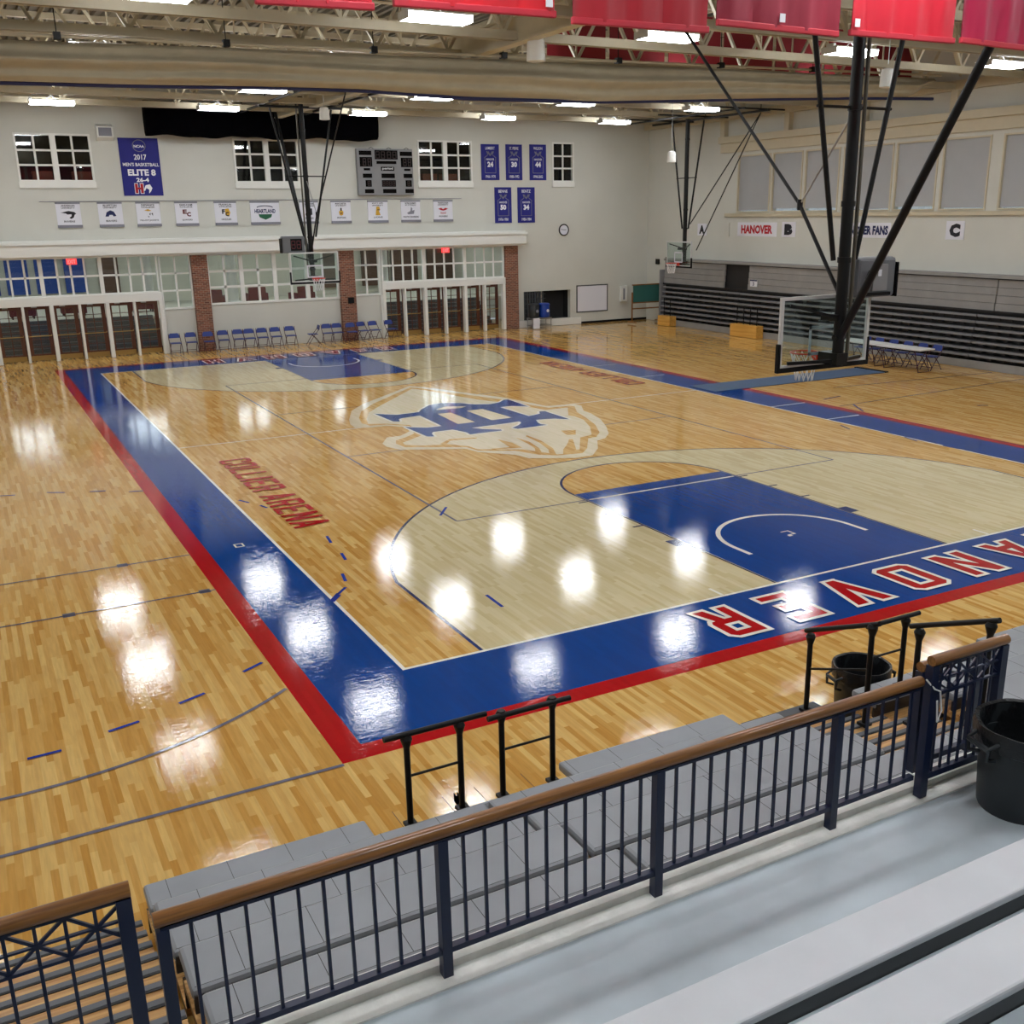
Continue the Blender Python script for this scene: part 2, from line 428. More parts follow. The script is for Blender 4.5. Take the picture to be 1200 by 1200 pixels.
# =================================================================== SETTING
XW, YW, XL, YN, ZC = 26.5, 33.3, -11.5, -14.5, 11.2
MFL = ['maple', 'maple_pale', 'paint_blue', 'paint_red', 'paint_white', 'paint_grey', 'paint_navy', 'tape_blue', 'paint_cream']
def make_floor():
    g = G(); Z = [-.010]
    def lay(mi): g.mi = mi; Z[0] += .0006
    def rect(x0, x1, y0, y1): g.poly([(x0, y0), (x1, y0), (x1, y1), (x0, y1)], (0, 0, Z[0]))
    def P(pts): g.poly(pts, (0, 0, Z[0]))
    def line(a, b, w=.05):
        a, b = Vector(a), Vector(b); d = (b - a).normalized(); n = Vector((-d.y, d.x)) * w / 2
        P([tuple(a - n), tuple(b - n), tuple(b + n), tuple(a + n)])
    def ring(c, r0, r1, a0, a1, n=64):
        for k in range(n):
            t0 = a0 + (a1 - a0) * k / n; t1 = a0 + (a1 - a0) * (k + 1) / n
            f = lambda r, t: (c[0] + r * math.cos(t), c[1] + r * math.sin(t))
            P([f(r0, t0), f(r1, t0), f(r1, t1), f(r0, t1)])
    W, Lc = 15.24, 28.65
    g.mi = 0; g.box(XL, XW + .3, YN, 38, -.2, Z[0])
    lay(3); rect(-1.39, 16.82, -1.81, 30.46)
    lay(2); rect(-1.10, 16.52, -1.52, 30.17)
    lay(4); rect(-.05, W + .05, -.05, Lc + .05)
    lay(0); rect(0, W, 0, Lc)
    # pale three-point areas, lanes
    def flipm(fn):
        fn(lambda x, y: (x, y)); fn(lambda x, y: (W - x, Lc - y))
    R3 = 6.75; cx, cy = 7.62, 1.575; a3 = math.acos((cx - 1.0) / R3)
    arc = lambda r, a0, a1, n: [(cx + r * math.cos(a0 + (a1 - a0) * k / n), cy + r * math.sin(a0 + (a1 - a0) * k / n)) for k in range(n + 1)]
    ys = cy + R3 * math.sin(a3)
    def area(off):
        xo = 1.0 + off
        aa = math.acos((cx - xo) / (R3 - off))
        return [(xo, 0), (W - xo, 0)] + arc(R3 - off, aa, PI - aa, 60)
    lay(6)
    def f(T): P([T(*p) for p in area(0)])
    flipm(f)
    lay(1)
    def f(T): P([T(*p) for p in area(.05)])
    flipm(f)
    lay(0)
    def f(T):
        P([T(cx + 1.83 * math.cos(t), 5.79 + 1.83 * math.sin(t)) for t in [PI * k / 40 for k in range(41)]])
    flipm(f)
    lay(2)
    def f(T): P([T(5.79 + .05, 0), T(9.45 - .05, 0), T(9.45 - .05, 5.79), T(5.79 + .05, 5.79)])
    flipm(f)
    lay(6)
    def f(T):
        for k in range(48):
            t0, t1 = PI * k / 48, PI * (k + 1) / 48
            q = lambda r, t: T(cx + r * math.cos(t), 5.79 + r * math.sin(t))
            P([q(1.78, t0), q(1.83, t0), q(1.83, t1), q(1.78, t1)])
        for x in (5.79, 9.41): P([T(x, 0), T(x + .035, 0), T(x + .035, 5.79), T(x, 5.79)])
        for s, x in ((-1, 5.79), (1, 9.45)):
            P([T(x, 2.13), T(x + s * .2, 2.13), T(x + s * .2, 2.46), T(x, 2.46)])
            for y in (3.38, 4.3, 5.2): P([T(x, y), T(x + s * .2, y), T(x + s * .2, y + .05), T(x, y + .05)])
    flipm(f)
    lay(4)
    def f(T):
        for k in range(40):
            t0, t1 = PI * k / 40, PI * (k + 1) / 40
            q = lambda r, t: T(cx + r * math.cos(t), 1.6 + r * math.sin(t))
            P([q(1.22, t0), q(1.30, t0), q(1.30, t1), q(1.22, t1)])
        for s in (-1, 1):
            a = cx + s * 1.22; b = cx + s * 1.30
            P([T(a, 1.2), T(b, 1.2), T(b, 1.6), T(a, 1.6)])
        for x in (4.8, 10.4): P([T(x, .0), T(x + .05, 0), T(x + .05, .3), T(x, .3)])
    flipm(f)
    line((0, Lc / 2), (W, Lc / 2))
    for (x0, x1, y) in ((15.24, 16.4, 8.75), (15.24, 16.5, 10.9), (15.2, 16.3, 17.4), (15.2, 16.3, 20.4)):
        rect(x0, x1, y, y + .06)
    # volleyball court and cross courts
    lay(5)
    x0, x1, y0, y1 = 3.12, 12.12, 5.325, 23.325
    for a, b in (((x0, y0), (x1, y0)), ((x1, y0), (x1, y1)), ((x1, y1), (x0, y1)), ((x0, y1), (x0, y0)), ((x0, 11.3), (x1, 11.3)), ((x0, 17.3), (x1, 17.3))):
        line(a, b, .045)
    line((XL, -1.84), (-1.39, -1.84), .05);
    line((XL, 3.97), (-1.39, 3.97), .04); line((XL, 5.85), (-1.39, 5.85), .04)
    ring((-4.25, 3.75), 4.55, 4.60, -PI / 2 - .9, -.90, 40)
    line((16.9, 10.0), (25.5, 10.4), .04); line((19.0, 12.4), (25.5, 11.8), .04)
    for (x, y) in ((-3.45, 3.9), (-1.62, 3.9), (-2.5, 5.78)): rect(x, x + .16, y, y + .16)
    lay(8); rect(5.88, 9.36, 5.285, 5.345)
    lay(4)
    for (a, b, c, d) in ((7.55, 7.72, 1.66, 1.69), (7.55, 7.72, 1.84, 1.87), (7.69, 7.72, 1.69, 1.84), (7.52, 7.6, 1.6, 1.66), (-.66, -.5, 6.0, 6.03), (-.66, -.63, 5.86, 6.0), (-.53, -.5, 5.86, 6.0), (-.66, -.5, 5.83, 5.86)): rect(a, b, c, d)
    lay(7)
    for a, b in (((32, 889), (72, 879)), ((127, 857), (163, 845)), ((210, 824), (240, 812)), ((285, 787), (307, 776)),
                 ((400, 648), (405, 656)), ((401, 672), (405, 681)), ((395, 697), (405, 688)), ((383, 628), (388, 636)), ((523, 594), (516, 604)),
                 ((570, 697), (589, 711)), ((390, 705), (398, 697)), ((55, 577), (76, 577)), ((105, 576), (124, 575)), ((0, 581), (18, 580)),
                 ((151, 576), (168, 575)), ((368, 730), (374, 724)), ((388, 704), (396, 695)), ((280, 586), (292, 589)), ((305, 592), (313, 595))):
        p, q = onz(*a), onz(*b); line((p.x, p.y), (q.x, q.y), .05)
    for a, b in (((965, 468), (985, 464)), ((1000, 474), (1012, 482)), ((1060, 512), (1075, 517)), ((1105, 522), (1125, 526)), ((985, 498), (996, 503)), ((1145, 475), (1158, 475))):
        p, q = onz(*a), onz(*b); line((p.x, p.y), (q.x, q.y), .05)
    # centre logo, traced on the floor plane
    A = lambda L: [(400 + a / 7.5, 440 + b / 7.5) for a, b in L]
    Bq = lambda L: [(560 + a / 7.5, 440 + b / 7.5) for a, b in L]
    Gd = lambda L: [tuple(onz(u, v)[:2]) for u, v in L]
    outer = A([(80, 430), (68, 390), (90, 310), (190, 250), (600, 92), (700, 98)]) + Bq([(0, 165), (250, 195), (600, 268), (850, 250), (910, 265), (930, 310), (1000, 335), (1080, 385), (1130, 450), (1150, 510), (1120, 550), (1050, 572), (1055, 640), (1010, 700), (850, 725), (450, 727), (330, 697), (0, 672)]) + A([(1100, 645), (520, 652), (400, 627), (360, 600), (400, 545), (520, 530), (600, 490), (560, 452), (400, 442), (250, 458), (120, 458)])
    mid = A([(180, 420), (155, 375), (175, 315), (280, 248), (602, 106), (700, 113)]) + Bq([(0, 182), (220, 212), (430, 252), (620, 283), (800, 266), (850, 272), (870, 320), (950, 370), (1030, 430), (1070, 500), (1040, 540), (970, 552), (960, 640), (920, 682), (700, 702), (540, 697), (330, 662), (0, 660)]) + A([(1100, 630), (560, 630), (480, 600), (480, 570), (560, 545), (640, 510), (600, 444), (400, 430), (250, 442)])
    inner = A([(235, 425), (222, 385), (245, 325), (330, 272), (622, 116), (720, 128)]) + Bq([(0, 212), (200, 235), (430, 275), (600, 302), (790, 282), (795, 350), (850, 358), (930, 390), (985, 450), (1000, 520), (900, 545), (895, 650), (865, 652), (835, 560), (800, 560), (790, 600), (750, 650), (750, 690), (700, 694), (400, 650), (0, 648)]) + A([(1120, 622), (900, 600), (860, 610), (700, 615), (560, 610), (540, 590), (620, 560), (720, 520), (600, 436), (400, 424)])
    lay(8); P(Gd(outer)); lay(0); P(Gd(mid)); lay(8); P(Gd(inner))
    lay(0)
    for S in ([(430, 525), (560, 575), (660, 640), (690, 695), (630, 695), (620, 650), (540, 590), (420, 535)], [(330, 545), (450, 580), (540, 640), (570, 690), (510, 690), (500, 640), (440, 600)],
              [(170, 560), (300, 590), (390, 635), (130, 650), (110, 645), (280, 630)], [(730, 485), (860, 480), (860, 520), (780, 522)], [(790, 590), (840, 580), (860, 650), (900, 660), (800, 690), (760, 660)]):
        P(Gd(Bq(S)))
    P(Gd(A([(870, 600), (950, 560), (1190, 545), (1190, 553), (960, 572), (920, 605)])))
    D1 = lambda L: [(435 + a / 8.571, 455 + b / 8.571) for a, b in L]
    D2 = lambda L: [(545 + a / 8.571, 455 + b / 8.571) for a, b in L]
    blue = D1([(35, 258), (250, 268), (480, 240), (500, 215), (580, 170), (700, 150), (880, 148)]) + D2([(100, 163), (250, 160), (350, 140), (390, 115), (430, 112), (640, 185), (540, 180), (470, 178), (350, 190), (640, 280), (752, 256), (745, 233), (800, 230), (1050, 312), (900, 305), (710, 318), (730, 345), (760, 360), (825, 368), (530, 408), (475, 398), (540, 370), (565, 345), (545, 335), (65, 398), (180, 410), (360, 415), (370, 425), (50, 465)]) + D1([(960, 445), (820, 415), (620, 440), (608, 458), (635, 485), (560, 485), (340, 390), (560, 397), (710, 380), (490, 275), (310, 300), (275, 312), (290, 335), (220, 335)])
    gb = Gd(blue)
    lay(4)
    for k in range(len(gb)): Z[0] += .00001; line(gb[k], gb[(k + 1) % len(gb)], .13)
    lay(2); P(gb)
    lay(8)
    for h_ in (D1([(650, 215), (740, 185), (960, 180), (900, 200), (670, 218)]), D1([(665, 258), (800, 245), (1045, 340), (870, 360)]), D2([(15, 228), (175, 208), (470, 295), (270, 322)])):
        P(Gd(h_))
    # end-line and side-line lettering
    spans = [(3.92, 4.62), (5.02, 5.68), (6.08, 6.90), (7.28, 8.08), (8.46, 9.28), (9.62, 10.44), (10.8, 11.55)]
    for mi, mm in ((4, .0), (3, -1)):
        lay(mi)
        for k, ch in enumerate('REVONAH'):
            a, b = spans[k]
            for s in (0, 1):
                w_, h_ = b - a - .16, 1.07 - .16
                if s == 0: O, X, Y = (b - .08, -.30 - .08, Z[0]), (-1, 0, 0), (0, -1, 0)
                else: O, X, Y = (W - b + .08, Lc + .38, Z[0]), (1, 0, 0), (0, 1, 0)
                # the origin is the lower left corner of the letter as it reads
                if s == 0: O = (b - .08, -.38 + 0, Z[0])
                OO = Vector(O) + (-Vector(Y)) * 0
                if s == 0: OO = Vector((b - .08, -.38, Z[0]))
                # letters stand with their feet towards midcourt
                block(g, ch, OO, X, Y, w_, h_, .065 if mi == 4 else 0)
    lay(3)
    def word(s, y0, y1, chars):
        n = sum(.55 if c == 'I' else 1 for c in chars); p = (y0 - y1) / n; y = y0
        for c in chars:
            cw = p * (.55 if c == 'I' else 1); gap = .2 * p
            if s == 0: block(g, c, (.49, y - gap / 2, Z[0]), (0, -1, 0), (1, 0, 0), cw - gap, .68)
            else: block(g, c, (W - .49, Lc - y + gap / 2, Z[0]), (0, 1, 0), (-1, 0, 0), cw - gap, .68)
            y -= cw
    for s in (0, 1):
        word(s, 12.45, 9.2, 'COLLIER'); word(s, 8.93, 6.3, 'ARENA')
    return g.build('floor', MFL, kind='structure')
make_floor()

# ---- far wall with its openings
def wall_grid(axis, const, th, u0, u1, z0, z1, holes):
    """a wall slab with rectangular holes, made of boxes; axis y: wall in xz-plane at y=const..const+th"""
    g = G(); us = sorted({u0, u1} | {h[0] for h in holes} | {h[1] for h in holes}); zs = sorted({z0, z1} | {h[2] for h in holes} | {h[3] for h in holes})
    for i in range(len(us) - 1):
        zr = None
        for j in range(len(zs) - 1):
            cu, cz = (us[i] + us[i + 1]) / 2, (zs[j] + zs[j + 1]) / 2
            hole = any(h[0] < cu < h[1] and h[2] < cz < h[3] for h in holes)
            if not hole:
                if zr is None: zr = zs[j]
            if zr is not None and (hole or j == len(zs) - 2):
                ze = zs[j] if hole else zs[j + 1]
                if axis == 'y': g.box(us[i], us[i + 1], const, const + th, zr, ze)
                else: g.box(const, const + th, us[i], us[i + 1], zr, ze)
                zr = None
    return g
UPW = [(-1.45, 1.15, 6.58, 8.28), (6.42, 9.05, 6.56, 8.24), (14.33, 16.94, 6.60, 8.34), (21.06, 22.22, 6.62, 8.38)]
LOW = [(-9.6, 3.02, 0, 3.86), (3.02, 4.30, 1.70, 3.86), (4.92, 10.42, 1.78, 3.84), (11.08, 12.34, 1.86, 3.84), (12.34, 18.36, 0, 3.82)]
wall_grid('y', YW, .25, XL, XW + .3, 0, ZC, UPW + [(a, b, c, d) for a, b, c, d in LOW] + [(19.45, 22.02, .32, 1.67)]).build('wall_far', 'wall_paint', kind='structure')
RW = [(27.0, 23.0 + .08), (22.9, 19.95), (19.75, 16.5 + .15), (16.3, 13.9)]
# right wall windows: bays along y
def rwy(u, v=250): return onx(u, v, XW).y
bays = [(864, 902), (904, 939), (942, 982), (986, 1044), (1047, 1096), (1101, 1156), (1170, 1212)]
BAY = [(rwy(b, 230), rwy(a, 230)) for a, b in bays]
y_last = BAY[-1][0]
while y_last > -6:
    BAY.append((y_last - 3.4, y_last - .5)); y_last -= 3.4
wall_grid('x', XW, .3, YN, YW + .25, 0, ZC, [(a, b, 5.14, 7.52) for a, b in BAY]).build('wall_right', 'wall_paint', kind='structure')
box('wall_left', 'wall_paint', (XL - .25, XL, YN, YW + .25, 0, ZC), kind='structure')
box('wall_near', 'wall_paint', (XL - .25, XW + .3, YN - .25, YN, 0, ZC), kind='structure')
def roof():
    g = G(); x = XL - .25; n = 0
    g.box(XL - .25, XW + .3, YN - .25, YW + .3, ZC + .12, ZC + .2)
    while x < XW + .3:      # ribs of the metal deck
        g.box(x, x + .13, YN - .25, YW + .3, ZC, ZC + .12); x += .3
    return g.build('ceiling', 'ceiling_deck', kind='structure')
roof()
# soffit and girder ledge of the right wall
g = G(); g.box(XW - .28, XW, YN, 27.6, 8.05, 8.32); g.box(XW - .12, XW, YN, 27.6, 7.66, 8.05); g.box(XW - .1, XW, YN, 27.2, 4.98, 5.12)
for y in [27.4 - 4.1 * k for k in range(9)]: g.box(XW - .22, XW, y - .14, y + .14, 8.32, 9.0)
g.box(XW - .3, XW - .02, YN, YW, 9.0, 9.3)
g.build('trim_1', 'steel_cream', kind='structure')

# header cornice of the far wall
g = G(); g.box(XL, 19.33, 32.72, YW, 3.9, 4.32); g.box(XL, 19.38, 32.66, YW, 4.32, 4.42); g.box(XL, 19.34, 32.8, YW, 4.42, 4.48); g.box(XL, 19.3, 32.86, YW, 3.82, 3.9)
g.build('trim_2', 'white_trim', kind='structure', bevel=.01)
for nm, (x0, x1) in zip(('trim_3', 'trim_4', 'trim_5'), ((4.30, 4.92), (10.42, 11.08), (18.38, 19.05))):
    box(nm, 'brick', (x0, x1, 33.05, YW + .1, 0, 3.84), kind='structure')
box('trim_6', 'white_trim', (19.06, 22.6, YW - .06, YW, .0, .32), kind='structure')
g = G(); g.box(19.05, XW, YW - .03, YW, 0, .1); g.build('baseboard_far', 'black', kind='structure')
# dark niche behind the cooler
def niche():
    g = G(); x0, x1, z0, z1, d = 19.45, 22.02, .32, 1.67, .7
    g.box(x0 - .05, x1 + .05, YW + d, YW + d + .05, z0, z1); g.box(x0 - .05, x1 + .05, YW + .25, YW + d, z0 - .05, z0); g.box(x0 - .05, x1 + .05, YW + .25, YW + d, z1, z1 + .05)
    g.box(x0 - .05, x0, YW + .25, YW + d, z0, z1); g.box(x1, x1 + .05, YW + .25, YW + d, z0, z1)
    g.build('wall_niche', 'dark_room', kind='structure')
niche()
g = G()
for k in range(8): g.box(19.5 + k * .14, 19.5 + k * .14 + .07, YW + .05, YW + .09, .34, 1.64)
for k in range(6): g.box(19.48, 20.66, YW + .04, YW + .06, .42 + k * .22, .45 + k * .22)
g.build('folding_gate', 'bench_side', label='grey folding metal grille in the dark opening behind the water coolers', cat='gate')

# windows: frame + muntins + glass
WN = [0]
def window(x0, x1, z0, z1, cols, rows, y=YW, split=None, fw=.07, sill=False, axis='y', mw=.036, glass='glass', pw=.07):
    WN[0] += 1
    o = root('window_%d' % WN[0], (((x0 + x1) / 2), y, z0)); o['kind'] = 'structure'
    g = G(); yd0, yd1 = y - .04, y + .12
    g.box(x0, x0 + fw, yd0, yd1, z0, z1); g.box(x1 - fw, x1, yd0, yd1, z0, z1)
    g.box(x0 + fw, x1 - fw, yd0, yd1, z0, z0 + fw); g.box(x0 + fw, x1 - fw, yd0, yd1, z1 - fw, z1)
    xs = [x0 + fw, x1 - fw]
    if split:
        for c in range(1, split):
            m_ = x0 + (x1 - x0) * c / split; g.box(m_ - pw, m_ + pw, yd0, yd1, z0 + fw, z1 - fw)
    ns = split or 1
    for s in range(ns):
        a = x0 + (x1 - x0) * s / ns + .07; b = x0 + (x1 - x0) * (s + 1) / ns - .07
        for c in range(1, cols):
            m_ = a + (b - a) * c / cols; g.box(m_ - mw, m_ + mw, y, y + .06, z0 + fw, z1 - fw)
        for r in range(1, rows):
            zz = z0 + fw + (z1 - z0 - 2 * fw) * r / rows; g.box(a, b, y, y + .055, zz - mw, zz + mw)
    if sill: g.box(x0 - .02, x1 + .02, y - .07, y, z0 - .22, z0 - .0)
    g.build('window_frame', 'white_trim', o)
    G().box(x0 + .02, x1 - .02, y + .03, y + .036, z0 + .02, z1 - .02).build('glass_pane', glass, o)
    return o
for k, (a, b, c, d) in enumerate(UPW):
    window(a, b, c, d, 2, 3, split=None if k == 3 else 2, sill=True, pw=.10)
window(3.08, 4.30, 1.72, 3.84, 2, 3, fw=.06)
window(4.92, 10.42, 1.80, 3.84, 2, 3, split=4, fw=.08, pw=.08, mw=.045)
window(11.08, 12.30, 1.88, 3.84, 2, 3, fw=.06)
window(-9.6, 3.0, 2.42, 3.86, 4, 2, split=6, fw=.05, y=YW - .12)
window(12.36, 18.36, 2.40, 3.82, 4, 2, split=3, fw=.05, y=YW - .12)
# door mullions and transoms
g = G()
for xs in ([-9.4 + k * 2.0 - 1 * 0 for k in range(0)],): pass
DL = [2.97 - k * .995 for k in range(0, 13)]
DR = [12.38 + k * .987 for k in range(7)]
for k, x in enumerate(DL): g.box(x - (.07 if k % 2 == 0 else .045), x + (.07 if k % 2 == 0 else .045), 33.05, 33.3, 0, 2.1)
for k, x in enumerate(DR): g.box(x - (.07 if k % 2 == 0 else .045), x + (.07 if k % 2 == 0 else .045), 33.05, 33.3, 0, 2.1)
g.box(DL[-1], 3.04, 33.05, 33.3, 2.1, 2.42); g.box(12.31, 18.38, 33.05, 33.3, 2.1, 2.40)
g.box(3.04, 3.1, 33.1, 33.32, 0, 1.72); g.box(12.24, 12.31, 33.1, 33.32, 0, 1.88)
g.build('trim_8', 'white_trim', kind='structure', bevel=.008)
DN_ = [0]
def door(x0, x1):
    DN_[0] += 1; y = 33.62; o = root('door_%d' % DN_[0], ((x0 + x1) / 2, y, 0)); o['kind'] = 'structure'
    z1 = 2.12; s = .15
    g = G(); g.box(x0, x0 + s, y, y + .05, .02, z1); g.box(x1 - s, x1, y, y + .05, .02, z1); g.box(x0 + s, x1 - s, y, y + .05, .02, .26); g.box(x0 + s, x1 - s, y, y + .05, z1 - .17, z1)
    m_ = (x0 + x1) / 2
    g.box(m_ - .015, m_ + .015, y + .01, y + .04, .26, z1 - .17)
    for k in range(1, 6): zz = .26 + k * .28; g.box(x0 + s, x1 - s, y + .01, y + .04, zz - .01, zz + .01)
    g.build('door_leaf', 'door_wood', o)
    G().box(x0 + s, x1 - s, y + .022, y + .026, .26, z1 - .17).build('glass_pane', 'glass', o)
    G().tube([(x0 + .04, y - .01, .98), (x0 + .04, y - .09, .95), (x1 - .04, y - .09, .95), (x1 - .04, y - .01, .98)], .018, 6).build('push_bar', 'brass', o)
    G().box(m_ - .18, m_ + .02, y - .05, y, z1 - .1, z1 - .04).build('door_closer', 'metal', o)
    G().box(x0 + .02, x1 - .02, y - .005, y, .02, .2).build('kick_plate', 'brass', o)
for k in range(12): door(DL[k + 1] + .05, DL[k] - .05)
for k in range(6): door(DR[k] + .05, DR[k + 1] - .05)

# lobby behind the windows: stairs, upper landing, columns
def lobby():
    g = G(); x0, x1 = XL, 20.5
    g.box(x0, x1, 36.6, 44, 1.13, 1.28)           # landing
    g.build('lobby_floor', 'lobby_wall', kind='structure')
    for (a, b) in ((XL, 3.1), (12.2, 18.5)):
        g = G()
        for k in range(8): g.box(a, b, 34.6 + k * .25, 34.6 + (k + 1) * .25, 0, .16 * (k + 1))
        g.build('lobby_stairs', 'bench_side', kind='structure')
    g = G(); g.box(3.1, 12.2, 34.3, 36.6, 0, 1.28); g.build('lobby_landing', 'lobby_wall', kind='structure')
    g = G(); g.mi = 0; g.box(x0, x1, 43.9, 44.1, 0, 5); g.box(x1, x1 + .1, YW + .25, 44, 0, 5); g.box(x0 - .1, x0, YW + .25, 44, 0, 5); g.box(x0, x1, YW + .25, 44, 4.3, 4.4)
    g.build('wall_lobby', 'lobby_wall', kind='structure')
    g = G()
    for k in range(9): g.box(-9.5 + k * 1.25, -9.5 + k * 1.25 + .95, 43.75, 43.9, 1.9, 3.9)
    tag(g.build('wall_panel', 'lobby_blue', kind='structure'))
    g = G()
    for x in (13.0, 15.2, 16.9, 19.0): g.box(x, x + 1.5, 43.7, 43.9, 1.6, 4.0)
    g.box(2.0, 2.9, 43.7, 43.9, 1.6, 3.8)
    g.build('wall_panel', 'lobby_brown', kind='structure')
    for x in (3.6, 7.4, 11.2, 15.0):
        g = G(); g.lathe([(.3, 0), (.3, .15), (.24, .2), (.22, 2.5), (.28, 2.6)], (x, 40, 1.28), 16); g.build('lobby_column', 'white_trim', kind='structure', smooth=True)
    lb = G()
    for x in (-7, -2, 3, 8, 13, 18):
        for y in (35.2, 40.5): lb.box(x - .8, x + .8, y - .3, y + .3, 4.22, 4.28)
    lb.build('lobby_ceiling_lights', 'daylight', kind='structure')
lobby()
def armchair():
    o = root('armchair', (0, 0, 0), None, 'armchair', 'maroon armchairs in the lobby behind the glass')
    g = G(); g.box(-.4, .4, -.35, .35, .12, .42); g.build('seat', 'maroon', o, bevel=.03)
    g = G(); g.box(-.4, .4, .25, .42, .3, .88); g.build('backrest', 'maroon', o, bevel=.04)
    for s in (-1, 1): G().box(s * .42 - .08, s * .42 + .08, -.35, .4, .1, .6).build('armrest', 'maroon', o, bevel=.03)
    for sx in (-1, 1):
        for sy in (-1, 1): G().box(sx * .4 - .03, sx * .4 + .03, sy * .3 - .03, sy * .3 + .03, 0, .12).build('leg', 'black', o)
    return o
ac = armchair(); first = True
words = ['behind the leftmost transom panes', 'behind the transom under the left exit sign', 'behind the transom right of the left exit sign', 'behind the panes left of the left brick pillar', 'just right of the left brick pillar', 'behind the middle of the wide window', 'behind the glass under the far backboard']
for k, (x, y, rz) in enumerate(((-4.2, 38.2, PI), (-1.8, 38.0, PI), (.2, 38.3, PI), (3.0, 38.4, PI), (6.0, 37.6, PI * .9), (8.0, 38.2, PI), (9.9, 37.3, PI * 1.1))):
    lb = 'maroon lobby armchair ' + words[k]
    if k == 0: ac.location = (x, y, 1.28); ac.rotation_euler = (0, 0, rz); ac['label'] = lb
    else: copy_tree(ac, (x, y, 1.28), rz, lb)
# dark rooms behind the upper windows
g = G(); g.box(XL, XW, 37.4, 37.5, 5.8, 9); g.box(XL, XW, YW + .25, 37.5, 5.7, 5.8); g.box(XL, XW, YW + .25, 37.5, 9, 9.1); g.box(XL - .1, XL, YW + .25, 37.5, 5.7, 9); g.box(XW, XW + .1, YW + .25, 37.5, 5.7, 9)
g.build('wall_upper_room', 'dark_room', kind='structure')
g = G()
for x in (-.9, .5, 15.0, 16.0): g.box(x, x + .7, 34.4, 34.9, 5.8, 7.0)
g.build('upper_room_seating', 'brown_seat', kind='structure')

# windows of the right wall: frames, shades, sun strip under the shades
for k, (a, b) in enumerate(BAY):
    if b < -3: break
    WN[0] += 1
    o = root('window_%d' % WN[0], (XW, (a + b) / 2, 5.14)); o['kind'] = 'structure'
    g = G(); t = .06
    g.box(XW - .03, XW + .1, a, a + t, 5.14, 7.52); g.box(XW - .03, XW + .1, b - t, b, 5.14, 7.52); g.box(XW - .03, XW + .1, a + t, b - t, 5.14, 5.2); g.box(XW - .03, XW + .1, a + t, b - t, 7.46, 7.52)
    g.build('window_frame', 'steel_cream', o)
    G().box(XW + .1, XW + .11, a + t, b - t, 5.2, 7.46).build('glass_pane', 'glass', o)
    gap = .09 if k in (1, 2, 4) else .03
    G().box(XW + .04, XW + .05, a + t + .01, b - t - .01, 5.2 + gap, 7.46).build('roller_shade', 'shade', o)

# roof trusses, girder, joists
def truss(y, k):
    g = G(); z0, z1 = 9.02, 10.72
    g.box(XL, XW, y - .09, y - .01, z0, z0 + .20) ; g.box(XL, XW, y - .13, y + .09, z0, z0 + .03); g.box(XL, XW, y - .09, y + .09, z1, z1 + .16)
    x = XL + .2; n = 0
    while x < XW - 1.3:
        g.bar((x, y, z0 + .15), (x + .95, y, z1 + .04), .07, .07); g.bar((x + .95, y, z1 + .04), (x + 1.9, y, z0 + .15), .09, .07)
        if n % 2: g.bar((x + 1.9, y + .05, z0 + .2), (x + 1.9, y + .05, z1), .04, .04)
        x += 1.9; n += 1
    g.build('roof_truss', 'steel_cream', kind='structure')
TY = [30.35, 27.3, 24.25, 21.2, 18.15, 15.1, 12.05, 9.0, 5.95, 2.9, -.15, -3.2, -6.25, -9.3, -12.3]
for k, y in enumerate(TY): truss(y, k)
g = G()
x = XL + .4
while x < XW - .3:
    g.box(x - .03, x + .03, YN, YW, 10.88, 11.19); x += 1.55
g.build('roof_joists', 'steel_cream', kind='structure')
g = G(); g.box(7.92, 8.20, 6.2, YW, 8.95, 9.0); g.box(8.03, 8.09, 6.2, YW, 9.0, 9.5); g.box(7.92, 8.20, 6.2, YW, 9.5, 9.54)
g.build('roof_girder', 'steel_cream', kind='structure')
# =================================================================== CEILING FIXTURES
def ceiling_lamp():
    o = root('ceiling_lamp', (0, 0, 0), None, 'ceiling light', 'fluorescent high bay fixtures')
    g = G(); g.box(-.68, .68, -.30, .30, .02, .055); g.box(-.70, -.68, -.27, .27, -.10, .06); g.box(.68, .70, -.27, .27, -.10, .06)
    g.box(-.68, -.6, -.12, .12, .05, .13); g.build('housing', 'lamp_housing', o, local=True, bevel=.004)
    g = G(); g.poly([(-.29, .02), (-.24, -.09), (.24, -.09), (.29, .02)], (-.675, 0, 0), (0, 1, 0), (0, 0, 1), 1.35)
    g.build('diffuser', 'lamp', o, local=True)
    g = G(); g.box(-.6, .6, -.22, .22, .056, .060); g.build('upper_slot', 'lamp_up', o, local=True)
    g = G(); g.tube([(-.18, 0, .06), (0, 0, .2), (.18, 0, .06)], .008, 6); g.tube([(0, 0, .2), (0, 0, .42)], .009, 6)
    g.build('hanger', 'metal', o, local=True)
    return o
lamp0 = ceiling_lamp()
rows = [(29.2, 'farthest row'), (23.1, 'second row from the far wall'), (16.35, 'row beside the beige divider'), (9.8, 'row just beyond the red banners'),
        (3.4, 'unseen row above the near baseline'), (-3.0, 'unseen row above the near bleachers'), (-9.4, 'unseen row above the bench planks')]  # these three rows are out of view, added to light the near end
cols = [(-6.0, 'sixth from the right wall'), (-.37, 'fifth from the right wall'), (5.06, 'fourth from the right wall'), (10.65, 'third from the right wall'), (16.2, 'second from the right wall'), (21.8, 'nearest the right wall')]
n = 0
for (y, rl) in rows:
    for (x, cl) in cols:
        lb = 'ceiling lamp %s, %s' % (cl, rl)
        if n == 0: lamp0.location = (x, y, 8.98); lamp0['label'] = lb
        else: copy_tree(lamp0, (x, y, 8.98), None, lb)
        n += 1
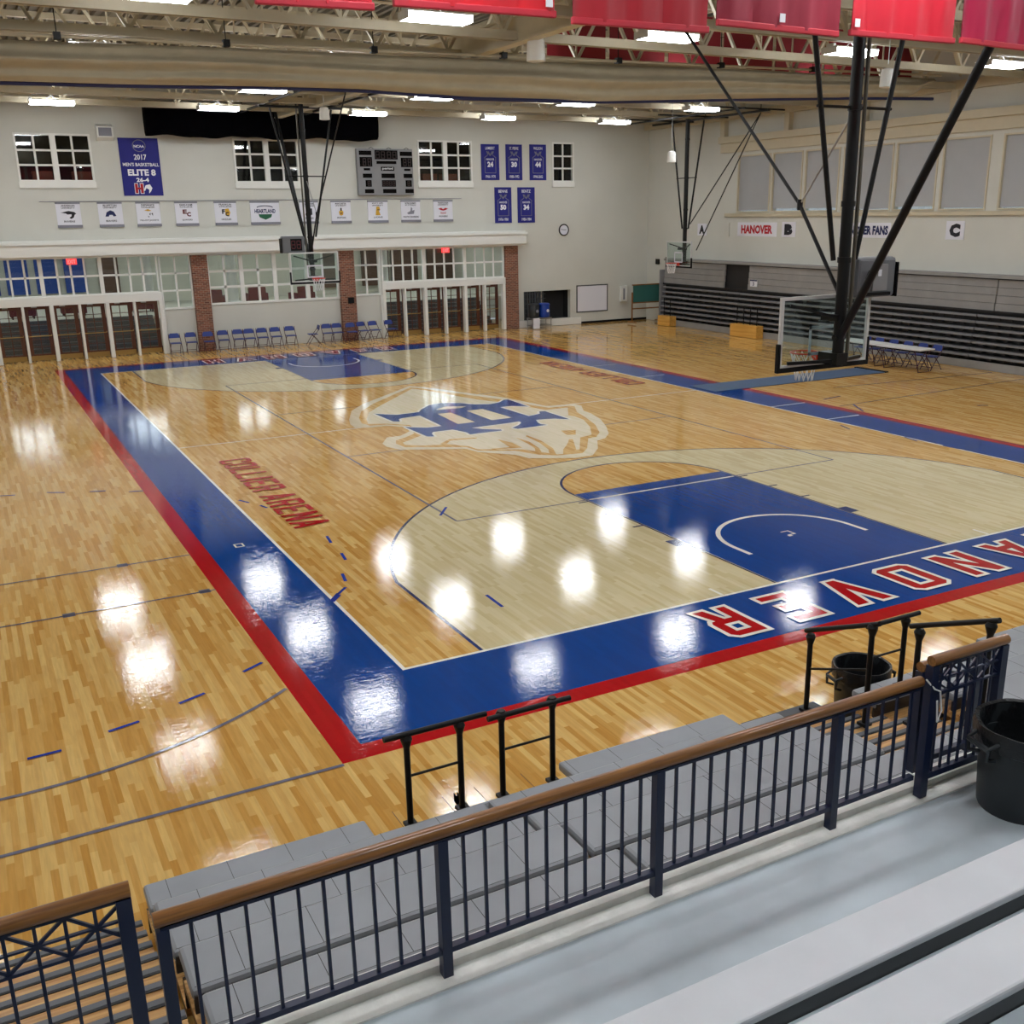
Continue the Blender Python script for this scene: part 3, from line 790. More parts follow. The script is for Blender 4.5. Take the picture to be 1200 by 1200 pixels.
# white cylinder loudspeakers hanging from the roof
def can_speaker():
    o = root('pendant_loudspeaker', (0, 0, 0), None, 'loudspeaker', 'white pendant loudspeakers')
    G().lathe([(.13, -.3), (.22, -.28), (.20, .1), (.17, .2), (.06, .24)], n=20).build('housing', 'white_trim', o, smooth=True, local=True)
    G().tube([(0, 0, .08), (0, 0, 1.0)], .012, 6).build('hanger', 'metal', o, local=True)
    return o
sp0 = can_speaker()
sp = [(ony(628, 56, 11.5), 'largest white pendant loudspeaker, near the middle of the roof', 1.0), (ony(380, 133, 26), 'white pendant loudspeaker just left of the far scoreboard', .8),
      (ony(787, 183, 24), 'small white pendant loudspeaker beside the side basket frame', .8), (ony(1040, 90, 7), 'white pendant loudspeaker at right under the magenta banner', .75)]
sp[1] = (ony(380, 132, 26), 'white pendant loudspeaker in front of the black stage curtain', .8)
for k, (p, lb, s) in enumerate(sp):
    o = sp0 if k == 0 else copy_tree(sp0)
    o.location = p; o['label'] = lb; o.scale = (s, s, s)
    for c_ in kids(o):
        if c_.name.startswith('hanger'): c_.scale = (1, 1, ((ZC - p.z) / s) ); c_.location = (0, 0, 0)

# folded-up divider curtain across the gym
def divider():
    o = root('divider_curtain', (7.5, 14.3, 8.0), 'rolled-up beige gym divider curtain hanging across the roof', 'curtain')
    us = [(-400, 98), (0, 98), (150, 102), (300, 104), (420, 107), (550, 117), (700, 121), (850, 118), (1000, 116), (1095, 117)]
    tops = {}
    prof_n = 26
    def zb(x):
        pts = [(ony(u, v, 14.3).x, ony(u, v, 14.3).z) for u, v in us]
        for (a, za), (b, zb_) in zip(pts, pts[1:]):
            if a <= x <= b: return za + (zb_ - za) * (x - a) / (b - a)
        return pts[0][1] if x < pts[0][0] else pts[-1][1]
    def zt(x): return 8.72 + (x + 2.5) * .0175
    xs = [XL + .3 + k * (24.3 - XL - .3) / 90 for k in range(91)]
    g = G(); rowsv = []
    for i, x in enumerate(xs):
        b_, t_ = zb(x) + .04, zt(x); endf = min(1, max(.25, (24.4 - x) / 1.2))
        ring_ = []
        for j in range(prof_n):
            t = j / (prof_n - 1); z = t_ + (b_ - t_) * t * endf
            sw = .07 * math.sin(t * 16 + .5 * math.sin(x * .9)) + .05 * math.sin(t * 7 + x * .45) + .05 * abs(math.sin(x * .92)) * t
            ring_.append((x, 14.3 - (.10 + .32 * math.sin(PI * min(1, t * 1.05)) ** .7) * endf - sw * endf, z))
        for j in range(prof_n):
            t = 1 - j / (prof_n - 1); z = t_ + (b_ - t_) * t * endf
            ring_.append((x, 14.3 + (.08 + .28 * math.sin(PI * min(1, t * 1.05)) ** .7) * endf, z))
        rowsv.append(ring_)
    m = 2 * prof_n; i0 = 0
    for r in rowsv: g.v += r
    for i in range(len(xs) - 1):
        for j in range(m):
            a = i * m + j; b = i * m + (j + 1) % m; g.f.append((a, b, b + m, a + m)); g.m.append(0)
    g.f.append(tuple(range(m))); g.m.append(0); g.f.append(tuple((len(xs) - 1) * m + j for j in range(m))[::-1]); g.m.append(0)
    g.build('cloth', 'curtain_cream', o, smooth=True)
    g = G(); g.tube([(x, 14.25, zb(x) + .02) for x in xs[::3]], .05, 6); g.build('hem', 'navy_hem', o, smooth=True)
    g = G(); g.tube([(XL, 14.0, zt(XL) + .06), (24.3, 14.0, zt(24.3) + .06)], .035, 8); g.build('hanging_pipe', 'steel_cream', o)
    for k in range(8):
        x = -1.5 + 3.4 * k
        g = G(); g.box(x - .07, x + .07, 13.9, 14.08, zt(x), zt(x) + .14); g.tube([(x, 14.0, zt(x) + .1), (x, 14.0, 10.8)], .012, 5); g.build('pulley', 'black_steel', o)
divider()
# black stage curtain bundled at the top of the far wall
def stage_curtain():
    g = G(); xs = [3.05 + k * 9.2 / 46 for k in range(47)]; n = 10
    for i, x in enumerate(xs):
        zb = 8.22 + .04 * math.sin(x * 2.1) + .02 * math.sin(x * 5.3)
        for j in range(n):
            t = 2 * PI * j / n
            g.v.append((x, 32.55 + .28 * math.cos(t) + .05 * math.sin(x * 7 + t), (zb + 9.45) / 2 + (9.45 - zb) / 2 * max(-1, min(1, 1.35 * math.sin(t)))))
    for i in range(len(xs) - 1):
        for j in range(n):
            a = i * n + j; b = i * n + (j + 1) % n; g.f.append((a, b, b + n, a + n)); g.m.append(0)
    g.f.append(tuple(range(n))); g.m.append(0); g.f.append(tuple((len(xs) - 1) * n + j for j in range(n))[::-1]); g.m.append(0)
    g.build('stage_curtain', 'black_cloth', label='long black curtain bundled at the top of the far wall above the windows', cat='curtain', smooth=True)
stage_curtain()

# =================================================================== BASKETBALL HOOPS
def hoop(name, label, base, ang, mat_, side=False):
    """built around the rim centre at origin facing +y; board at y=-.38; then rotated by ang and moved to base"""
    o = root(name, (0, 0, 0), label, 'basketball hoop')
    bd = root('backboard', (0, 0, 0)); bd.parent = o
    z0, z1, w = 2.90, 3.97, .915; yb = -.38
    G().box(-w + .03, w - .03, yb - .012, yb, z0 + .03, z1 - .03).build('glass_panel', 'glass_board', bd, local=True)
    g = G(); g.box(-w, -w + .05, yb - .04, yb + .01, z0, z1); g.box(w - .05, w, yb - .04, yb + .01, z0, z1); g.box(-w + .05, w - .05, yb - .04, yb + .01, z1 - .05, z1); g.box(-w + .05, w - .05, yb - .04, yb + .01, z0, z0 + .05)
    g.build('board_frame', 'lamp_housing', bd, local=True)
    g = G(); a, b, c, d = -.30, .30, 3.06, 3.51
    g.box(a, a + .05, yb + .002, yb + .006, c, d); g.box(b - .05, b, yb + .002, yb + .006, c, d); g.box(a, b, yb + .002, yb + .006, d - .05, d); g.box(a, b, yb + .002, yb + .006, c, c + .05)
    g.build('target_square', 'banner_white', bd, local=True)
    g = G(); g.box(-w - .03, w + .03, yb - .05, yb + .025, z0 - .06, z0 + .015); g.box(-w - .03, -w + .02, yb - .05, yb + .025, z0, z0 + .38); g.box(w - .02, w + .03, yb - .05, yb + .025, z0, z0 + .38)
    g.build('edge_padding', 'black', bd, local=True, bevel=.01)
    rm = G().tube([(.235 * math.cos(2 * PI * k / 28), .235 * math.sin(2 * PI * k / 28), 3.05) for k in range(28)], .012, 6, closed=True)
    rm.box(-.1, .1, yb + .01, yb + .04, 2.93, 3.06); rm.box(-.09, .09, yb + .03, -.22, 3.03, 3.05)
    rm.bar((-.08, yb + .04, 2.95), (-.08, -.22, 3.04), .012, .03); rm.bar((.08, yb + .04, 2.95), (.08, -.22, 3.04), .012, .03)
    rm.build('rim', 'rim_red', o, local=True, smooth=True)
    g = G(); nn = 12
    for k in range(nn):
        for s in (-1, 1):
            pts = []
            for q in range(7):
                t = q / 6; r = .232 - .10 * t ** .8 if q < 6 else .135; a_ = 2 * PI * (k + s * t * 1.5) / nn
                pts.append((r * math.cos(a_), r * math.sin(a_), 3.04 - .43 * t))
            g.tube(pts, .006, 4, caps=False)
    g.build('net', 'net_white', o, local=True)
    ym = yb - .32
    g = G(); g.tube([(0, ym, 2.93), (0, ym, 9.3)], .088, 14); g.build('mast', mat_, o, local=True, smooth=True)
    G().tube([(.16, ym - .03, 3.0), (.16, ym - .03, 9.2)], .03, 8).build('conduit_pole', 'pole_grey', o, local=True, smooth=True)
    g = G()
    for s in (-1, 1): g.tube([(s * .22, ym, 4.5), (s * 1.12, ym, 8.9)], .038, 8)
    g.tube([(-.72, ym + .0, 6.62), (.72, ym, 6.62)], .022, 6)
    for z in (4.5, 6.62, 5.3, 8.2): g.tube([(0, ym, z - .04), (0, ym, z + .04)], .105, 12)
    g.build('side_strut', mat_, o, local=True, smooth=True)
    g = G(); g.box(-.11, .11, ym - .1, yb - .02, 2.94, 3.12)
    for s in (-1, 1): g.bar((s * .05, ym, 3.0), (s * .75, yb - .04, 2.98), .05, .05)
    g.build('board_bracket', mat_, o, local=True)
    g = G(); g.box(-.11, .11, ym - .05, yb - .02, 3.6, 3.7)
    for s in (-1, 1): g.bar((s * .05, ym, 3.65), (s * .75, yb - .04, 3.85), .04, .04)
    g.build('board_bracket', mat_, o, local=True)
    if side:
        for p_ in ((-.35, ym, 4.7), (-.85, ym, 3.6)):
            G().tube([p_, (-4.7, ym, 8.88)], .022, 8).build('side_brace', mat_, o, local=True, smooth=True)
        g = G(); g.bar((-5.2, ym, 8.95), (2.6, ym, 8.95), .08, .08); g.bar((-5.2, ym + 1.2, 8.98), (2.6, ym + 1.2, 8.98), .06, .06)
        for x_ in (-4.7, -1.2, 1.2): g.bar((x_, ym - 1.2, 9.02), (x_, ym + 2.4, 9.02), .06, .06); g.tube([(x_, ym, 9.0), (x_, ym, 9.5)], .02, 6)
        g.build('ceiling_frame', mat_, o, local=True)
        o.location = (base[0], base[1], 0); o.rotation_euler = (0, 0, ang)
        return o
    g = G(); g.tube([(0, ym - .02, 3.35), (0, ym - 3.4, 9.2)], .062, 10); g.tube([(-.1, ym, 3.35), (.1, ym, 3.35)], .05, 8); g.build('back_brace', mat_, o, local=True, smooth=True)
    g = G(); g.tube([(0, ym + .06, 4.0), (0, ym + 1.02, 5.30)], .03, 8); g.tube([(0, ym + 1.02, 5.30), (0, ym + 4.9, 8.95)], .026, 8); g.tube([(0, ym + 1.02, 5.22), (0, ym + 1.02, 5.38)], .045, 8)
    g.build('folding_brace', mat_, o, local=True, smooth=True)
    g = G(); g.tube([(0, ym + 1.02, 5.30), (0, ym + .1, 6.45)], .016, 6); g.build('stay_rod', 'metal', o, local=True)
    g = G(); g.bar((-1.5, ym, 8.95), (1.5, ym, 8.95), .08, .08); g.bar((-1.25, ym - 3.6, 9.05), (-1.25, ym + 5.2, 9.05), .07, .07); g.bar((1.25, ym - 3.6, 9.05), (1.25, ym + 5.2, 9.05), .07, .07)
    g.bar((-1.5, ym - 3.4, 9.12), (1.5, ym - 3.4, 9.12), .07, .07); g.bar((-1.5, ym + 4.9, 9.12), (1.5, ym + 4.9, 9.12), .07, .07)
    for sx in (-1.25, 1.25):
        for yy in (ym - 3.4, ym, ym + 4.9): g.tube([(sx, yy, 9.05), (sx, yy, 9.5)], .02, 6)
    g.build('ceiling_frame', mat_, o, local=True)
    o.location = (base[0], base[1], 0); o.rotation_euler = (0, 0, ang)
    return o
hoop('basketball_hoop', 'near main court hoop seen from behind, glass board on thick black mast', (7.62, 1.6), 0, 'black_steel')
hoop('basketball_hoop', 'far main court hoop with glass board facing the camera in front of windows', (7.62, 27.05), PI, 'black_steel')
sh = onz(784, 316, 3.05)
hoop('basketball_hoop', 'side court hoop with small square board in front of the right bleachers', (23.75, 27.45), PI / 2, 'black_steel', side=True)
# orange-lit tag of the far mast, shot clocks
def shot_clock(label, c, rz, face):
    o = root('shot_clock', (0, 0, 0), label, 'shot clock', None)
    G().box(-.42, .42, -.14, .14, -.30, .30).build('housing', 'clock_grey', o, local=True, bevel=.05)
    g = G(); g.box(-.12, .30, -.155, -.14, -.22, .2); g.build('display', 'black', o, local=True)
    g = G(); s = .025
    for dx in (-.02, .18):
        for (x0, x1, z0, z1) in ((dx - .06, dx + .06, .11, .135), (dx - .06, dx + .06, -.02, .005), (dx - .06, dx + .06, -.15, -.125), (dx - .075, dx - .055, 0, .12), (dx + .055, dx + .075, 0, .12), (dx - .075, dx - .055, -.13, 0), (dx + .055, dx + .075, -.13, 0)):
            g.box(x0, x1, -.162, -.155, z0, z1)
    g.build('digit', 'maroon', o, local=True)
    g = G(); g.box(-.2, .12, .14, .17, -.2, .2); g.build('back_cover', 'grey_plastic', o, local=True, bevel=.01)
    g = G(); g.tube([(.22, .18, -.12), (.3, .19, .0), (.24, .19, .1), (.16, .18, .05)], .02, 6); g.box(-.3, .35, .14, .16, -.27, -.22); g.build('cable', 'black', o, local=True)
    G().box(-.455, -.42, -.13, .16, -.30, .22).build('end_cap', 'black', o, local=True, bevel=.01)
    G().box(-.05, .02, .17, .175, .02, .12).build('rating_plate', 'banner_white', o, local=True)
    o.location = c; o.rotation_euler = (0, 0, rz); return o
shot_clock('grey shot clock box behind the near hoop, back side showing cables', (8.28, 1.02, 4.22), PI, 0).scale = (.95, 1.2, 1.0)
shot_clock('grey shot clock with dark digits left of the far hoop mast', (6.95, 27.75, 4.25), 0, 0)

# =================================================================== FAR WALL OBJECTS
YB = YW - .03
def big_banner():
    o = root('championship_banner', (2.85, YW, 6.1), 'large blue 2017 championship banner with white lettering on the far wall', 'banner')
    G().box(2.12, 3.57, YB, YW - .005, 6.08, 8.18).build('cloth', 'banner_blue', o)
    y = YB - .004; X, Z = (1, 0, 0), (0, 0, 1); cx = 2.86
    for a in (('2017', (cx, y, 7.49), X, Z, .46, .2), ("MEN'S BASKETBALL", (cx, y, 7.22), X, Z, 1.32, .13), ('ELITE 8', (cx, y, 6.93), X, Z, 1.02, .24, .04), ('26-4', (cx, y, 6.66), X, Z, .46, .16, .04), ('NCAA', (cx, y, 7.88), X, Z, .38, .1, .03)):
        letters(o, 'ink_white', *a)
    g = G(); g.tube([(cx + .23 * math.cos(t * PI / 12), y, 7.9 + .21 * math.sin(t * PI / 12)) for t in range(24)], .012, 4, closed=True); g.build('round_emblem', 'banner_grey', o)
    g = G(); g.mi = 0
    for s in (-1, 1): g.box(cx - .16 + s * .1 - .05, cx - .16 + s * .1 + .05, y - .002, y, 6.17, 6.52)
    g.box(cx - .26, cx - .06, y - .002, y, 6.31, 6.38)
    g.mi = 1
    for s in (-1, 1): g.box(cx - .16 + s * .1 - .07, cx - .16 + s * .1 + .07, y, y + .002, 6.15, 6.54)
    g.poly([(.0, .1), (.1, .3), (.26, .34), (.34, .2), (.28, .08), (.2, .0), (.22, .14), (.12, .2), (.06, .1)], (cx - .02, y, 6.16), X, Z)
    g.build('team_emblem', ['ink_red', 'ink_white'], o)
big_banner()
JR = [('24', 'LAMBERT', 17.39, 18.29, 6.70, 8.23, '1966-1970'), ('30', 'ST. PIERRE', 18.63, 19.47, 6.70, 8.24, '1988-1992'), ('44', 'WILSON', 19.86, 20.73, 6.70, 8.26, '1998-2002'), ('50', 'BENNE', 18.02, 18.88, 4.83, 6.39, '1976-1980'), ('34', 'BENTZ', 19.20, 20.10, 4.82, 6.39, '1980-1984')]
for (num, nm, x0, x1, z0, z1, yr) in JR:
    o = root('jersey_banner', ((x0 + x1) / 2, YW, z0), 'blue retired jersey banner with white number %s on the far wall' % num, 'banner', 'retired jersey banners')
    G().box(x0, x1, YB, YW - .005, z0, z1).build('cloth', 'banner_blue', o)
    y = YB - .004; cx = (x0 + x1) / 2; h = z1 - z0; X, Z = (1, 0, 0), (0, 0, 1)
    for a in ((num, (cx, y, z0 + h * .44), X, Z, .3, h * .15, .05), (nm, (cx, y, z0 + h * .89), X, Z, .46, h * .08, .01), (yr, (cx, y, z0 + h * .1), X, Z, .5, h * .08, .01), ('HANOVER', (cx, y, z0 + h * .58), X, Z, .4, h * .06, .01)):
        letters(o, 'ink_white', *a)
    W_ = .27
    pts = [(cx - W_, z0 + h * .2), (cx - W_, z0 + h * .6), (cx - W_ * 1.1, z0 + h * .62), (cx - .12, z0 + h * .70), (cx - .17, z0 + h * .8)]
    ptl = [(cx - .17, z0 + h * .8), (cx, z0 + h * .68), (cx + .17, z0 + h * .8)]
    g = G()
    g.tube([(a, y, b) for a, b in pts], .012, 4); g.tube([(2 * cx - a, y, b) for a, b in pts], .012, 4); g.tube([(a, y, b) for a, b in ptl], .02, 4)
    g.tube([(cx - W_, y, z0 + h * .2), (cx + W_, y, z0 + h * .2)], .01, 4); g.tube([(cx - .1, y, z0 + h * .8), (cx, y, z0 + h * .71), (cx + .1, y, z0 + h * .8)], .014, 4)
    g.build('jersey_outline', 'banner_grey', o)
CF = [(-.36, .49, 'ANDERSON', 'UNIVERSITY', 'RAVENS', 'bird', 'a dark bird head'), (1.11, 1.98, 'BLUFFTON', 'UNIVERSITY', 'BEAVERS', 'dome', 'a round navy animal head'), (2.49, 3.37, 'DEFIANCE', 'COLLEGE', 'YELLOW JACKETS', 'bee', 'a pale gold and black insect'),
      (3.94, 4.80, 'EARLHAM', 'COLLEGE', 'QUAKERS', 'EC', 'maroon letters E and C'), (5.46, 6.33, 'FRANKLIN', 'COLLEGE', 'GRIZZLIES', 'FC', 'black F and C over a gold bear'), (6.89, 8.08, '', '', '', 'HEART', 'a green and navy shield'),
      (8.94, 9.72, 'HANOVER', 'COLLEGE', 'PANTHERS', 'H', 'its emblem hidden behind the far hoop mast'), (10.29, 11.15, 'MANCHESTER', 'UNIVERSITY', 'SPARTANS', 'M', 'a black and gold helmet'), (11.92, 12.82, 'MOUNT ST. JOSEPH', 'UNIVERSITY', 'LIONS', 'L', 'a tall gold lion'),
      (13.44, 14.34, 'ROSE-HULMAN', 'INST. OF TECHNOLOGY', "FIGHTIN' ENGINEERS", 'R', 'a grey engineer figure'), (14.98, 15.90, 'TRANSYLVANIA', 'UNIVERSITY', 'PIONEERS', 'T', 'a red winged emblem')]
for (x0, x1, a, b, c, kd, lb) in CF:
    o = root('conference_banner', ((x0 + x1) / 2, YW, 4.9), 'small white square banner under the cable, showing ' + lb, 'banner', 'white conference banners on the far wall')
    z0, z1 = 4.93, 5.85; cx = (x0 + x1) / 2; y = YB - .004; X, Z = (1, 0, 0), (0, 0, 1); w_ = x1 - x0
    G().box(x0, x1, YB, YW - .005, z0 + .06, z1 - .05).build('cloth', 'banner_white', o)
    G().box(x0 - .01, x1 + .01, YB - .02, YW - .004, z1 - .06, z1).build('batten', 'banner_grey', o); G().box(x0 - .01, x1 + .01, YB - .03, YW - .004, z0, z0 + .1).build('batten', 'banner_grey', o)
    if a:
        for q_ in ((a, (cx, y, 5.73), X, Z, w_ * .56, .07), (b, (cx, y, 5.65), X, Z, w_ * .56, .06), (c, (cx, y, 5.16), X, Z, w_ * (.8 if len(c) > 9 else .45), .07)):
            letters(o, 'ink_black', *q_)
    g = G()
    def q(pts, s=1.0, oz=5.42): g.poly([(p[0] * s, p[1] * s) for p in pts], (cx, y, oz), X, Z)
    if kd == 'bird': q([(-.28, .06), (0, .12), (.2, .08), (.26, .02), (.2, -.02), (.16, -.12), (.06, -.17), (.0, -.12), (.08, -.08), (.1, .0), (-.05, -.01), (-.1, .03)]); mm = 'ink_black'
    elif kd == 'dome': q([(-.2, -.1), (-.14, .06), (0, .13), (.12, .08), (.2, -.08), (.1, -.1), (.06, -.04), (-.05, -.04), (-.08, -.1)]); mm = 'ink_navy'
    elif kd == 'bee': q([(-.15, .12), (0, .16), (.12, .1), (0, .08)]); g.mi = 1; q([(.02, -.02), (.08, .02), (.06, -.08)]); q([(.1, 0), (.16, .02), (.16, -.1)]); q([(-.04, -.08), (.02, -.12), (0, -.16)]); mm = ['ink_gold', 'ink_black']
    elif kd == 'EC': text(g, 'E', (cx - .07, y, 5.47), X, Z, .16, .17, .06); text(g, 'C', (cx + .08, y, 5.37), X, Z, .16, .17, .06); mm = 'maroon'
    elif kd == 'FC': q([(-.02, .14), (.12, .16), (.18, .0), (.12, -.16), (-.02, -.1)]); g.mi = 1; text(g, 'F', (cx - .09, y - .002, 5.46), X, Z, .12, .18, .06); text(g, 'C', (cx + .05, y - .002, 5.36), X, Z, .14, .17, .06); mm = ['ink_gold', 'ink_black']
    elif kd == 'HEART':
        text(g, 'HEARTLAND', (cx, y, 5.46), X, Z, .86, .16, .04)
        g.tube([(cx + .32 * math.cos(PI * (1 - k / 10)), y, 5.6 + .07 * math.sin(PI * k / 10)) for k in range(11)], .016, 4)
        g.mi = 1; q([(-.28, 0), (.28, 0), (.24, -.12), (0, -.22), (-.24, -.12)], 1, 5.34); mm = ['ink_navy', 'ink_green']
    elif kd == 'H': text(g, 'H', (cx, y, 5.42), X, Z, .26, .26, .06); mm = 'ink_black'
    elif kd == 'M': q([(-.03, .13), (.03, .13), (.03, .05), (.1, -.02), (.08, -.14), (0, -.18), (-.08, -.14), (-.1, -.02), (-.03, .05)]); g.mi = 1; g.box(cx - .03, cx + .03, y - .003, y, 5.44, 5.56); g.box(cx - .05, cx + .05, y - .003, y, 5.32, 5.36); mm = ['ink_gold', 'ink_black']
    elif kd == 'L': q([(-.06, .18), (.07, .18), (.1, .05), (.05, .0), (.11, -.18), (-.11, -.18), (-.09, -.02)]); g.mi = 1; g.box(cx - .03, cx + .08, y - .003, y, 5.45, 5.48); mm = ['ink_gold', 'ink_black']
    elif kd == 'R': q([(-.18, -.1), (-.02, -.02), (.02, .16), (.08, .08), (.06, 0), (.18, .02), (.14, -.14), (-.12, -.16)]); mm = 'banner_grey'
    else: q([(-.24, .06), (-.1, .1), (0, .04), (.1, .1), (.24, .06), (.1, 0), (0, -.02), (-.1, 0)]); g.mi = 0; text(g, 'TRANSY', (cx, y, 5.3), X, Z, .3, .08, .02); mm = 'ink_red'
    g.build('emblem', mm, o)
G().tube([(-.9, YW - .03, 5.875), (16.35, YW - .03, 5.91)], .012, 5).build('banner_cable', 'banner_grey', label='thin cable along the far wall holding the row of small white banners', cat='cable')

def scoreboard():
    o = root('scoreboard', (12.75, YW, 6.06), 'large grey electronic scoreboard with unlit dark displays on the far wall', 'scoreboard')
    x0, z0, W_, H_ = 11.50, 6.06, 2.52, 1.88
    G().box(x0, x0 + W_, YW - .2, YW - .004, z0, z0 + H_).build('housing', 'grey_plastic', o, bevel=.015)
    px = lambda u: x0 + (u - 190) / 775 * W_; pz = lambda v: z0 + H_ - (v - 175) / 650 * H_
    R_ = [(220, 390, 205, 265), (435, 752, 195, 322), (785, 957, 210, 270), (225, 395, 292, 425), (795, 958, 295, 428), (455, 730, 345, 385), (512, 695, 425, 480), (275, 362, 445, 478), (838, 925, 450, 480), (258, 383, 522, 580), (515, 700, 520, 582), (825, 948, 522, 580), (290, 372, 612, 705), (515, 710, 612, 705), (850, 935, 612, 705), (275, 400, 740, 795), (525, 712, 738, 795), (840, 960, 738, 795)]
    for (a, b, c, d) in R_:
        g = G(); g.box(px(a), px(b), YW - .212, YW - .2, pz(d), pz(c)); g.build('display_panel', 'panel_black', o)
    def dig(u0, u1, v0, v1):
        g = G(); xa, xb, za, zb = px(u0), px(u1), pz(v1), pz(v0); t = .025; zm = (za + zb) / 2; y0_, y1_ = YW - .218, YW - .212
        for bx in ((xa, xb, za, za + t), (xa, xb, zm - t / 2, zm + t / 2), (xa, xb, zb - t, zb), (xa, xa + t, za, zb), (xb - t, xb, za, zb)): g.box(bx[0], bx[1], y0_, y1_, bx[2], bx[3])
        g.build('digit', 'led_off', o)
    for u in (448, 522, 606, 682): dig(u, u + 52, 212, 308)
    for u in (268, 335, 830, 895): dig(u, u + 42, 308, 412)
    for u in (525, 572, 618, 665): dig(u, u + 34, 625, 692)
    dig(318, 355, 625, 692); dig(875, 912, 625, 692)
    g = G(); text(g, 'period', ((px(512) + px(695)) / 2, YW - .216, pz(452)), (1, 0, 0), (0, 0, 1), .48, .12, .02); g.build('lettering', 'ink_white', o)
    g = G()
    for x in (12.2, 13.0, 13.8): g.tube([(x - .12, YW - .05, z0 + H_), (x, YW - .05, z0 + H_ + .06), (x + .12, YW - .05, z0 + H_)], .012, 5)
    g.build('lifting_eye', 'black_steel', o)
scoreboard()
# clock
o = root('wall_clock', (21.66, YW, 4.46), 'round wall clock with white face and dark rim on the far wall', 'clock')
g = G(); g.tube([(21.66 + .25 * math.cos(k * PI / 16), YW - .03, 4.46 + .25 * math.sin(k * PI / 16)) for k in range(32)], .03, 6, closed=True); g.build('clock_rim', 'black_steel', o, smooth=True)
g = G(); g.poly([(.25 * math.cos(k * PI / 16), .25 * math.sin(k * PI / 16)) for k in range(32)], (21.66, YW - .005, 4.46), (1, 0, 0), (0, 0, 1), .03); g.build('clock_face', 'banner_white', o)
g = G(); g.bar((21.66, YW - .045, 4.46), (21.50, YW - .045, 4.49), .012, .02); g.bar((21.66, YW - .045, 4.46), (21.78, YW - .045, 4.47), .012, .02); g.build('clock_hand', 'ink_black', o)
# wall speaker box, whiteboard, box with thermometer sign, exit signs, small horn
o = root('wall_loudspeaker', (1.68, YW, 8.05), 'white wedge shaped loudspeaker high on the far wall beside the blue banner', 'loudspeaker')
g = G(); g.poly([(0, 0), (-.35, .12), (-.35, .5), (0, .62)], (1.38, YW, 8.04), (0, 1, 0), (0, 0, 1), .58); g.build('cabinet', 'white_trim', o, bevel=.01)
G().box(1.44, 1.90, YW - .36, YW - .35, 8.2, 8.5).build('grille', 'banner_grey', o)
o = root('whiteboard', (23.26, YW, .55), 'blank white board with thin dark frame on the far wall', 'board')
G().box(22.40, 24.12, YW - .02, YW, .58, 1.81).build('board_panel', 'banner_white', o)
g = G(); g.box(22.36, 24.16, YW - .03, YW, .54, .59); g.box(22.36, 24.16, YW - .03, YW, 1.8, 1.85); g.box(22.36, 22.41, YW - .03, YW, .59, 1.8); g.box(24.11, 24.16, YW - .03, YW, .59, 1.8); g.build('board_frame', 'bench_side', o)
o = root('wall_box', (25.05, YW, .95), 'narrow white box with small print on the far wall near the corner', 'box')
G().box(24.88, 25.24, YW - .14, YW, .96, 1.72).build('case', 'white_trim', o, bevel=.01)
g = G(); g.box(25.0, 25.1, YW - .146, YW - .14, 1.05, 1.6); g.build('printed_strip', 'banner_grey', o)
for (x, lb) in ((.0, 'red lit exit sign under the cornice above the left doors'), (0, 'red lit exit sign under the cornice above the right doors')):
    px_ = ony(84, 308, 32.95) if 'left' in lb else ony(522, 292.5, 32.95); px_.z = 3.705
    o = root('exit_sign', (px_.x, 32.95, px_.z), lb, 'exit sign')
    G().box(px_.x - .18, px_.x + .18, 32.92, 33.0, px_.z - .11, px_.z + .113).build('housing', 'exit_red', o)
    g = G(); text(g, 'EXIT', (px_.x, 32.915, px_.z), (1, 0, 0), (0, 0, 1), .28, .13, .02); g.build('lettering', 'banner_white', o)
p = ony(638, 315, 32.0)
g = G(); g.box(10.7, 10.95, 32.98, 33.05, 1.6, 1.85); g.build('wall_fixture', 'black', label='small black box fixed to the middle brick pillar', cat='box')
g = G(); g.box(XW - .08, XW, 32.2, 32.45, 2.75, 3.0); g.build('wall_fixture', 'black', label='small black box high on the right wall near the corner', cat='box')

# water coolers on a cart
o = root('cart', (19.95, 32.7, 0), 'low grey metal cart under the two drink coolers', 'cart')
g = G()
for x in (19.45, 20.45):
    for y in (32.45, 32.95): g.tube([(x, y, .0), (x, y, .5)], .02, 6)
g.build('frame', 'metal', o)
G().box(19.42, 20.48, 32.42, 32.98, .44, .5).build('shelf', 'metal', o); G().box(19.42, 20.48, 32.42, 32.98, .12, .16).build('shelf', 'metal', o)
G().box(19.46, 19.80, 32.38, 32.42, -.0 + .02, .5).build('front_panel', 'banner_white', o)
for (x, m_, lb) in ((19.66, 'bin_black', 'black round drink cooler on the cart, left of the blue one'), (20.22, 'blue_bin', 'blue round drink cooler with white badge on the cart')):
    o = root('drink_cooler', (x, 32.7, .5), lb, 'cooler')
    G().lathe([(.22, 0), (.26, .05), (.26, .5), (.24, .54)], (x, 32.7, .5), 20).build('body', m_, o, smooth=True)
    G().lathe([(.27, .54), (.27, .62), (.2, .66)], (x, 32.7, .5), 20).build('lid', m_, o, smooth=True)
    g = G(); g.poly([(.07 * math.cos(k * PI / 8), .07 * math.sin(k * PI / 8)) for k in range(16)], (x + .04, 32.42, .82), (1, 0, 0), (0, 0, 1), .01); g.build('badge', 'banner_white' if m_ == 'blue_bin' else 'banner_grey', o)
